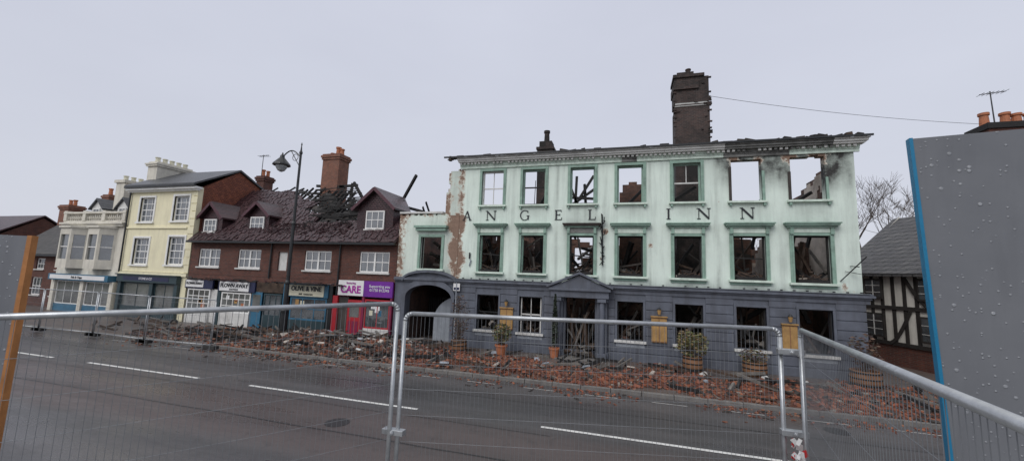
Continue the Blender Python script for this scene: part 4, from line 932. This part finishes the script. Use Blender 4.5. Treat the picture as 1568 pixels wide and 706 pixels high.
for i in range(32000):
    x=U(-23,11.5)
    y=-4.7+4.5*R() if R()<.92 else -4.85-abs(random.gauss(0,.45))
    if R()>dens(x,max(y,-4.7)): continue
    onroad=y<-4.8
    z=hgt(x,y)+U(-.01,.03) if not onroad else .012
    flat=.35 if R()<.7 else .9
    rot=Vector((U(-flat,flat),U(-flat,flat),1)).to_track_quat('Z','Y')@Matrix.Rotation(U(0,6.3),3,'Z').to_quaternion()
    left=x<-7.8+1.2*N(y,x,0,.7)
    c=random.choice(cD if (left and R()<.65) or R()<.16 else cR); k=U(.7,1.1); c=tuple(v*k for v in c)
    tpy=R()
    if tpy<.70: s=(U(.04,.13),U(.03,.10),U(.014,.03))
    elif tpy<.95: s=(U(.08,.215),U(.07,.10),.065)
    else: s=(U(.2,.42),U(.05,.12),U(.03,.08)); c=(.045,.038,.035)
    if left and R()<.15: s=tuple(v*1.5 for v in s)
    if onroad: s=tuple(v*.6 for v in s)
    rb.rbox((x,y,z),s,rot,'rubblec',c)
rb.done('brick_rubble',attr=True)
nx,ny=300,40
V=[];F=[]
for i in range(nx+1):
    for j in range(ny+1):
        a=-21+32.5*i/nx; b=-4.655+4.5*j/ny
        d=dens(a,b); h=hgt(a,b)-.005+ (.03*N(a,b,1,5) if d>.4 else 0)
        V.append((a,b,h if d>.28+.2*N(a,b,4,2.5) else min(h,.09)))
for i in range(nx):
    for j in range(ny):
        q=i*(ny+1)+j; F.append((q,q+ny+1,q+ny+2,q+1))
me=bpy.data.meshes.new('rubble_mound'); me.from_pydata(V,[],F); me.materials.append(M['rubg']); me.polygons.foreach_set('use_smooth',[True]*len(F)); bpy.context.collection.objects.link(bpy.data.objects.new('rubble_mound',me))
tb=MB()
for i in range(290):
    x=random.choice([U(-18,-8),U(-18,-8),U(-8,11),U(-27,-17)]); y=U(-4.3,-.4); L=U(.3,2.0); a=U(0,6.3); z=hgt(x,y) if x>-21 else .12
    tb.beam((x,y,z+.03),(x+L*math.cos(a),min(-.3,max(-4.6,y+L*math.sin(a)*.5)),z+U(.03,.35)),U(.03,.1),U(.03,.12),random.choice(['char','char','charbrown','ash']))
tb.done('charred_timber_debris')
wd_=MB()
for i in range(90):
    x=U(-17,8) if R()<.4 else U(-15,-8); y=U(-4.3,-.6); wd_.rbox((x,y,hgt(x,y)+.05),(U(.1,.35),U(.08,.25),U(.02,.08)),Vector((U(-.7,.7),U(-.7,.7),1)).to_track_quat('Z','Y'),random.choice(['offwhite','greylt','plaster','ash']))
wd_.done('plaster_debris')
# ------------------------------------------------------------------ plants
def plant(name,x,y,potkind,ph,pr_,cz,rx,rz,n,cols,shape='ball',z0=.12,leaf=.06):
    b=MB()
    if potkind=='barrel':
        b.lathe((x,y,z0),[(.001,0),(pr_*.86,0),(pr_*.98,ph*.3),(pr_*1.0,ph*.55),(pr_*.94,ph),(pr_*.84,ph),(pr_*.84,ph*.85),(.001,ph*.85)],'barrel',18)
        for zz in (.15,.5,.85): b.lathe((x,y,z0+ph*zz),[(pr_*1.0,0),(pr_*1.02,.01),(pr_*1.02,.04),(pr_*.99,.05)],'black',18)
    else:
        b.lathe((x,y,z0),[(.001,0),(pr_*.7,0),(pr_*.95,ph*.82),(pr_*1.08,ph*.83),(pr_*1.08,ph),(pr_*.9,ph),(pr_*.88,ph*.85),(.001,ph*.85)],'terracotta',18)
    for i in range(26 if shape!='cone' else 3):
        b.cyl((x+U(-.04,.04),y+U(-.04,.04),z0+ph*.8),(x+U(-rx,rx)*.8,y+U(-rx,rx)*.8,cz+U(-.4,.95)*rz),.012,.005,'bark',4,False)
    for i in range(n):
        while True:
            v=Vector((U(-1,1),U(-1,1),U(-1,1)))
            if v.length<1+.25*N(v.x,v.y,v.z+x*3,1.8) and (shape!='ball' or v.length>.35 or R()<.3) and N(v.x,v.y,v.z+x,2.2)>-.18: break
        if shape=='cone':
            tt=(v.z+1)/2; k=(1-tt*.75); p_=(x+v.x*rx*k,y+v.y*rx*k,cz+v.z*rz)
        else: p_=(x+v.x*rx,y+v.y*rx,cz+v.z*rz)
        c=random.choice(cols); k=U(.7,1.3); s=leaf*U(.6,1.4); d=Vector((U(-1,1),U(-1,1),U(-.5,1))).to_track_quat('Z','Y'); p0=Vector(p_)
        b.face([p0+d@Vector((-s,0,0)),p0+d@Vector((0,-s*.45,0)),p0+d@Vector((s,0,0)),p0+d@Vector((0,s*.45,0))],'leafc',tuple(v_*k for v_ in c))
    b.done(name,attr=True)
GR=[(.07,.11,.03),(.10,.13,.04),(.05,.08,.025),(.14,.14,.06)]; BR=[(.10,.05,.03),(.14,.08,.05),(.06,.03,.03),(.08,.07,.05)]; OL=[(.16,.16,.06),(.22,.20,.08),(.10,.12,.04),(.20,.13,.06),(.28,.2,.1)]
plant('potted_shrub',-7.1,-1.3,'barrel',.5,.36,1.55,.5,1.05,520,BR,leaf=.05)
plant('potted_shrub',-5.2,-1.1,'pot',.42,.26,1.0,.42,.48,560,GR+OL)
plant('potted_conifer',-2.95,-.75,'pot',.42,.22,1.65,.17,1.15,1300,[(.03,.05,.03),(.045,.06,.035),(.02,.03,.02)],'cone',leaf=.05)
plant('potted_shrub',2.45,-.85,'barrel',.55,.37,1.15,.58,.52,1000,OL,leaf=.06)
plant('potted_shrub',4.62,-.6,'barrel',.5,.42,.82,.45,.3,260,OL+BR,leaf=.06)
plant('potted_shrub',7.95,-.85,'barrel',.55,.45,1.25,.5,.65,320,BR,leaf=.06)
sg=MB(); sg.box(-8.02,-7.68,-.16,-.145,2.7,3.05,'signwhite'); sg.box(-7.87,-7.83,-.19,-.161,.1,3.1,'greylt'); sg.box(-7.99,-7.71,-.165,-.1605,2.74,2.86,'navy'); sg.done('parking_sign')
# ------------------------------------------------------------------ fencing
def tube(b,pts,r,mat='steel',n=12):
    for p_,q_ in zip(pts,pts[1:]): b.cyl(p_,q_,r,r,mat,n)
def fence(name,A,B,zb,zt,zt2=None,sp=.04,wr=.0016,r=.021):
    e=empty(name); A=Vector((A[0],A[1],0)); B=Vector((B[0],B[1],0)); d=(B-A); L=d.length; d/=L; zt2=zt2 or zt
    def P(u,z,w=None):
        zz=z+(zt2-zt)*(u/L)*((z-zb)/(zt-zb)); return Vector((A.x+d.x*u,A.y+d.y*u,zz))
    f=MB(); c=.07
    path=[P(0,zb),P(0,zt-c)]+[P(c-c*math.cos(a),zt-c+c*math.sin(a)) for a in (math.pi/8,math.pi/4,3*math.pi/8)]+[P(c,zt),P(L-c,zt)]+[P(L-c+c*math.sin(a),zt-c+c*math.cos(a)) for a in (math.pi/8,math.pi/4,3*math.pi/8)]+[P(L,zt-c),P(L,zb)]
    tube(f,path,r); f.cyl(P(0,zb+.12),P(L,zb+.12),r*.8,r*.8,'steel',10)
    f.done('frame',e,smooth=True)
    w=MB(); n=int(L/sp)
    for i in range(1,n):
        u=L*i/n; j=U(-.004,.004); w.cyl(P(u+j,zb+.12),P(u-j,zt-r*.5),wr,wr,'wire',4,False)
    z=zb+.3
    while z<zt-.1:
        w.cyl(P(r,z),P(L-r,z),wr*1.15,wr*1.15,'wire',4,False); z+=.24
    w.done('mesh_wires',e)
    ft=MB()
    for u in (0,L):
        q=P(u,zb); ft.box(q.x-.32,q.x+.32,q.y-.11,q.y+.11,zb-.03,zb+.11,'rubber')
    ft.done('feet',e,bevel=.02); return e
G0=1.03
fence('security_fence_panel',(-4.25,-17.25),(-2.16,-14.42),G0,3.02,3.10)
fence('security_fence_panel',(-2.10,-14.37),(1.40,-13.50),G0,3.005,3.0)
fence('security_fence_panel',(1.55,-13.56),(.87,-17.0),G0,3.01,3.075)
cl=MB()
for x,y,z in ((1.475,-13.53,2.08),(1.475,-13.53,2.8),(-2.13,-14.39,1.9)):
    cl.box(x-.11,x+.11,y-.035,y+.035,z-.025,z+.025,'steel'); cl.cyl((x,y-.06,z),(x,y+.06,z),.012,.012,'steel',8); cl.cyl((x,y-.055,z),(x,y-.035,z),.022,.022,'steel',6)
cl.done('fence_clamp',bevel=.006)
tp_=MB(); pv=None
for i in range(44):
    a=i*.55; v=Vector((1.50+.05*math.cos(a)+U(-.015,.015),-13.55+.05*math.sin(a),1.60+i*.010+U(-.015,.015)))
    if pv: tp_.beam(pv,v,.004,.06,'tapered' if (i//3)%2 else 'signwhite',tw=U(-.4,.4))
    pv=v
pv=Vector((1.5,-13.6,1.95))
for i in range(10):
    v=pv+Vector((U(-.02,.035),U(-.01,.01),-.045)); tp_.beam(pv,v,.045,.004,'tapered' if (i//2)%2 else 'signwhite',tw=U(-.3,.3)); pv=v
tp_.done('barrier_tape')
for a,b in (((-27,-5.5),(-23.5,-5.35)),((-23.4,-5.35),(-19.9,-5.5)),((-19.8,-5.5),(-16.3,-5.3)),((-34,-5.4),(-30.5,-5.5)),((-30.4,-5.5),(-27.1,-5.5))):
    fence('security_fence_panel',a,b,.12,2.05,sp=.09,wr=.003)
def board(name,p0,p1,zb,zt,face,trim,th=.02,tw=.012,toplean=(0,0)):
    e=empty(name); p0=Vector((p0[0],p0[1],0)); p1=Vector((p1[0],p1[1],0)); d=(p1-p0).normalized(); n=Vector((d.y,-d.x,0))
    L=(p1-p0).length; b=MB(); tl=Vector((toplean[0],toplean[1],0))
    def q(u,o,z): v=p0+d*u+n*o+tl*((z-zb)/(zt-zb)); return (v.x,v.y,z)
    def bx(u0,u1,o0,o1,z0,z1,m): b.hexa([q(u0,o0,z0),q(u1,o0,z0),q(u1,o1,z0),q(u0,o1,z0),q(u0,o0,z1),q(u1,o0,z1),q(u1,o1,z1),q(u0,o1,z1)],m)
    bx(tw,L-tw,-th,th,zb,zt,face); bx(0,tw-.0005,-th-.006,th+.006,zb,zt+.004,trim); bx(L-tw+.0005,L,-th-.006,th+.006,zb,zt+.004,trim)
    bx(.2,.28,-th-.08,-th-.001,zb,zt-.1,'ply'); bx(L-.4,L-.32,-th-.08,-th-.001,zb,zt-.1,'ply')
    b.done('panel',e); return e
board('site_hoarding',(2.02,-14.55),(4.4,-14.95),1.0,4.38,'hoard','bluetrim',.02,.018,toplean=(-.25,-.25))
board('site_hoarding',(-6.5,-17.2),(-4.30,-16.05),1.0,3.57,'hoard','ply',.02,.03)
# ------------------------------------------------------------------ world and light
w=bpy.data.worlds.new("World"); scene.world=w; w.use_nodes=True; nt=w.node_tree; bg=nt.nodes['Background']; bg.inputs['Strength'].default_value=.1
sky=nd(nt,'ShaderNodeTexSky'); sky.sky_type='NISHITA'; sky.sun_disc=False; sky.sun_elevation=math.radians(43); sky.sun_rotation=math.radians(198); sky.dust_density=4; sky.air_density=1.5
tc=nd(nt,'ShaderNodeTexCoord'); sp=nd(nt,'ShaderNodeSeparateXYZ'); nt.links.new(tc.outputs['Generated'],sp.inputs[0])
cl_=ramp(nt,sp.outputs[2],[(0.0,(.68,.705,.785)),(.25,(.655,.68,.775)),(.6,(.645,.67,.775)),(1.0,(1.0,1.0,1.0))])
n_=nd(nt,'ShaderNodeTexNoise'); n_.inputs['Scale'].default_value=1.4; n_.inputs['Detail'].default_value=5
mp=nd(nt,'ShaderNodeMapping'); mp.inputs['Scale'].default_value=(1,1,2.6); nt.links.new(tc.outputs['Generated'],mp.inputs[0]); nt.links.new(mp.outputs[0],n_.inputs['Vector'])
var=ramp(nt,n_.outputs['Fac'],[(.3,(.92,.92,.93)),(.7,(1.0,1.0,1.0))])
oc10=nd(nt,'ShaderNodeVectorMath',operation='SCALE'); nt.links.new(mix(nt,1.0,cl_,var,'MULTIPLY'),oc10.inputs[0]); oc10.inputs['Scale'].default_value=10.3
fin=mix(nt,.93,sky.outputs[0],oc10.outputs[0]); nt.links.new(fin,bg.inputs['Color'])
L=bpy.data.lights.new('sun','SUN'); L.energy=1.4; L.angle=math.radians(35); L.color=(1,.975,.94); lo=bpy.data.objects.new('sun',L); bpy.context.collection.objects.link(lo)
sd=Vector((-.25,-.75,.75)); lo.rotation_euler=sd.to_track_quat('Z','Y').to_euler()
# ------------------------------------------------------------------ camera
f,yaw,pitch,roll,D,H=606.56,.2837,.12,.0365,17.92,3.3866
cy,sy=math.cos(yaw),math.sin(yaw)
fw=Vector((-sy*math.cos(pitch),cy*math.cos(pitch),math.sin(pitch))); r0=Vector((cy,sy,0)); u0=r0.cross(fw)
r_=r0*math.cos(roll)+u0*math.sin(roll); u_=-r0*math.sin(roll)+u0*math.cos(roll)
cd=bpy.data.cameras.new('camera'); cam=bpy.data.objects.new('camera',cd); bpy.context.collection.objects.link(cam)
cam.matrix_world=Matrix((( r_.x,u_.x,-fw.x,0),(r_.y,u_.y,-fw.y,-D),(r_.z,u_.z,-fw.z,H),(0,0,0,1)))
cd.sensor_fit='HORIZONTAL'; cd.sensor_width=36; cd.lens=f/1568*36; cd.clip_end=5000; cd.clip_start=.05
scene.camera=cam
scene.view_settings.view_transform='Standard'; scene.view_settings.look='None'; scene.view_settings.exposure=0
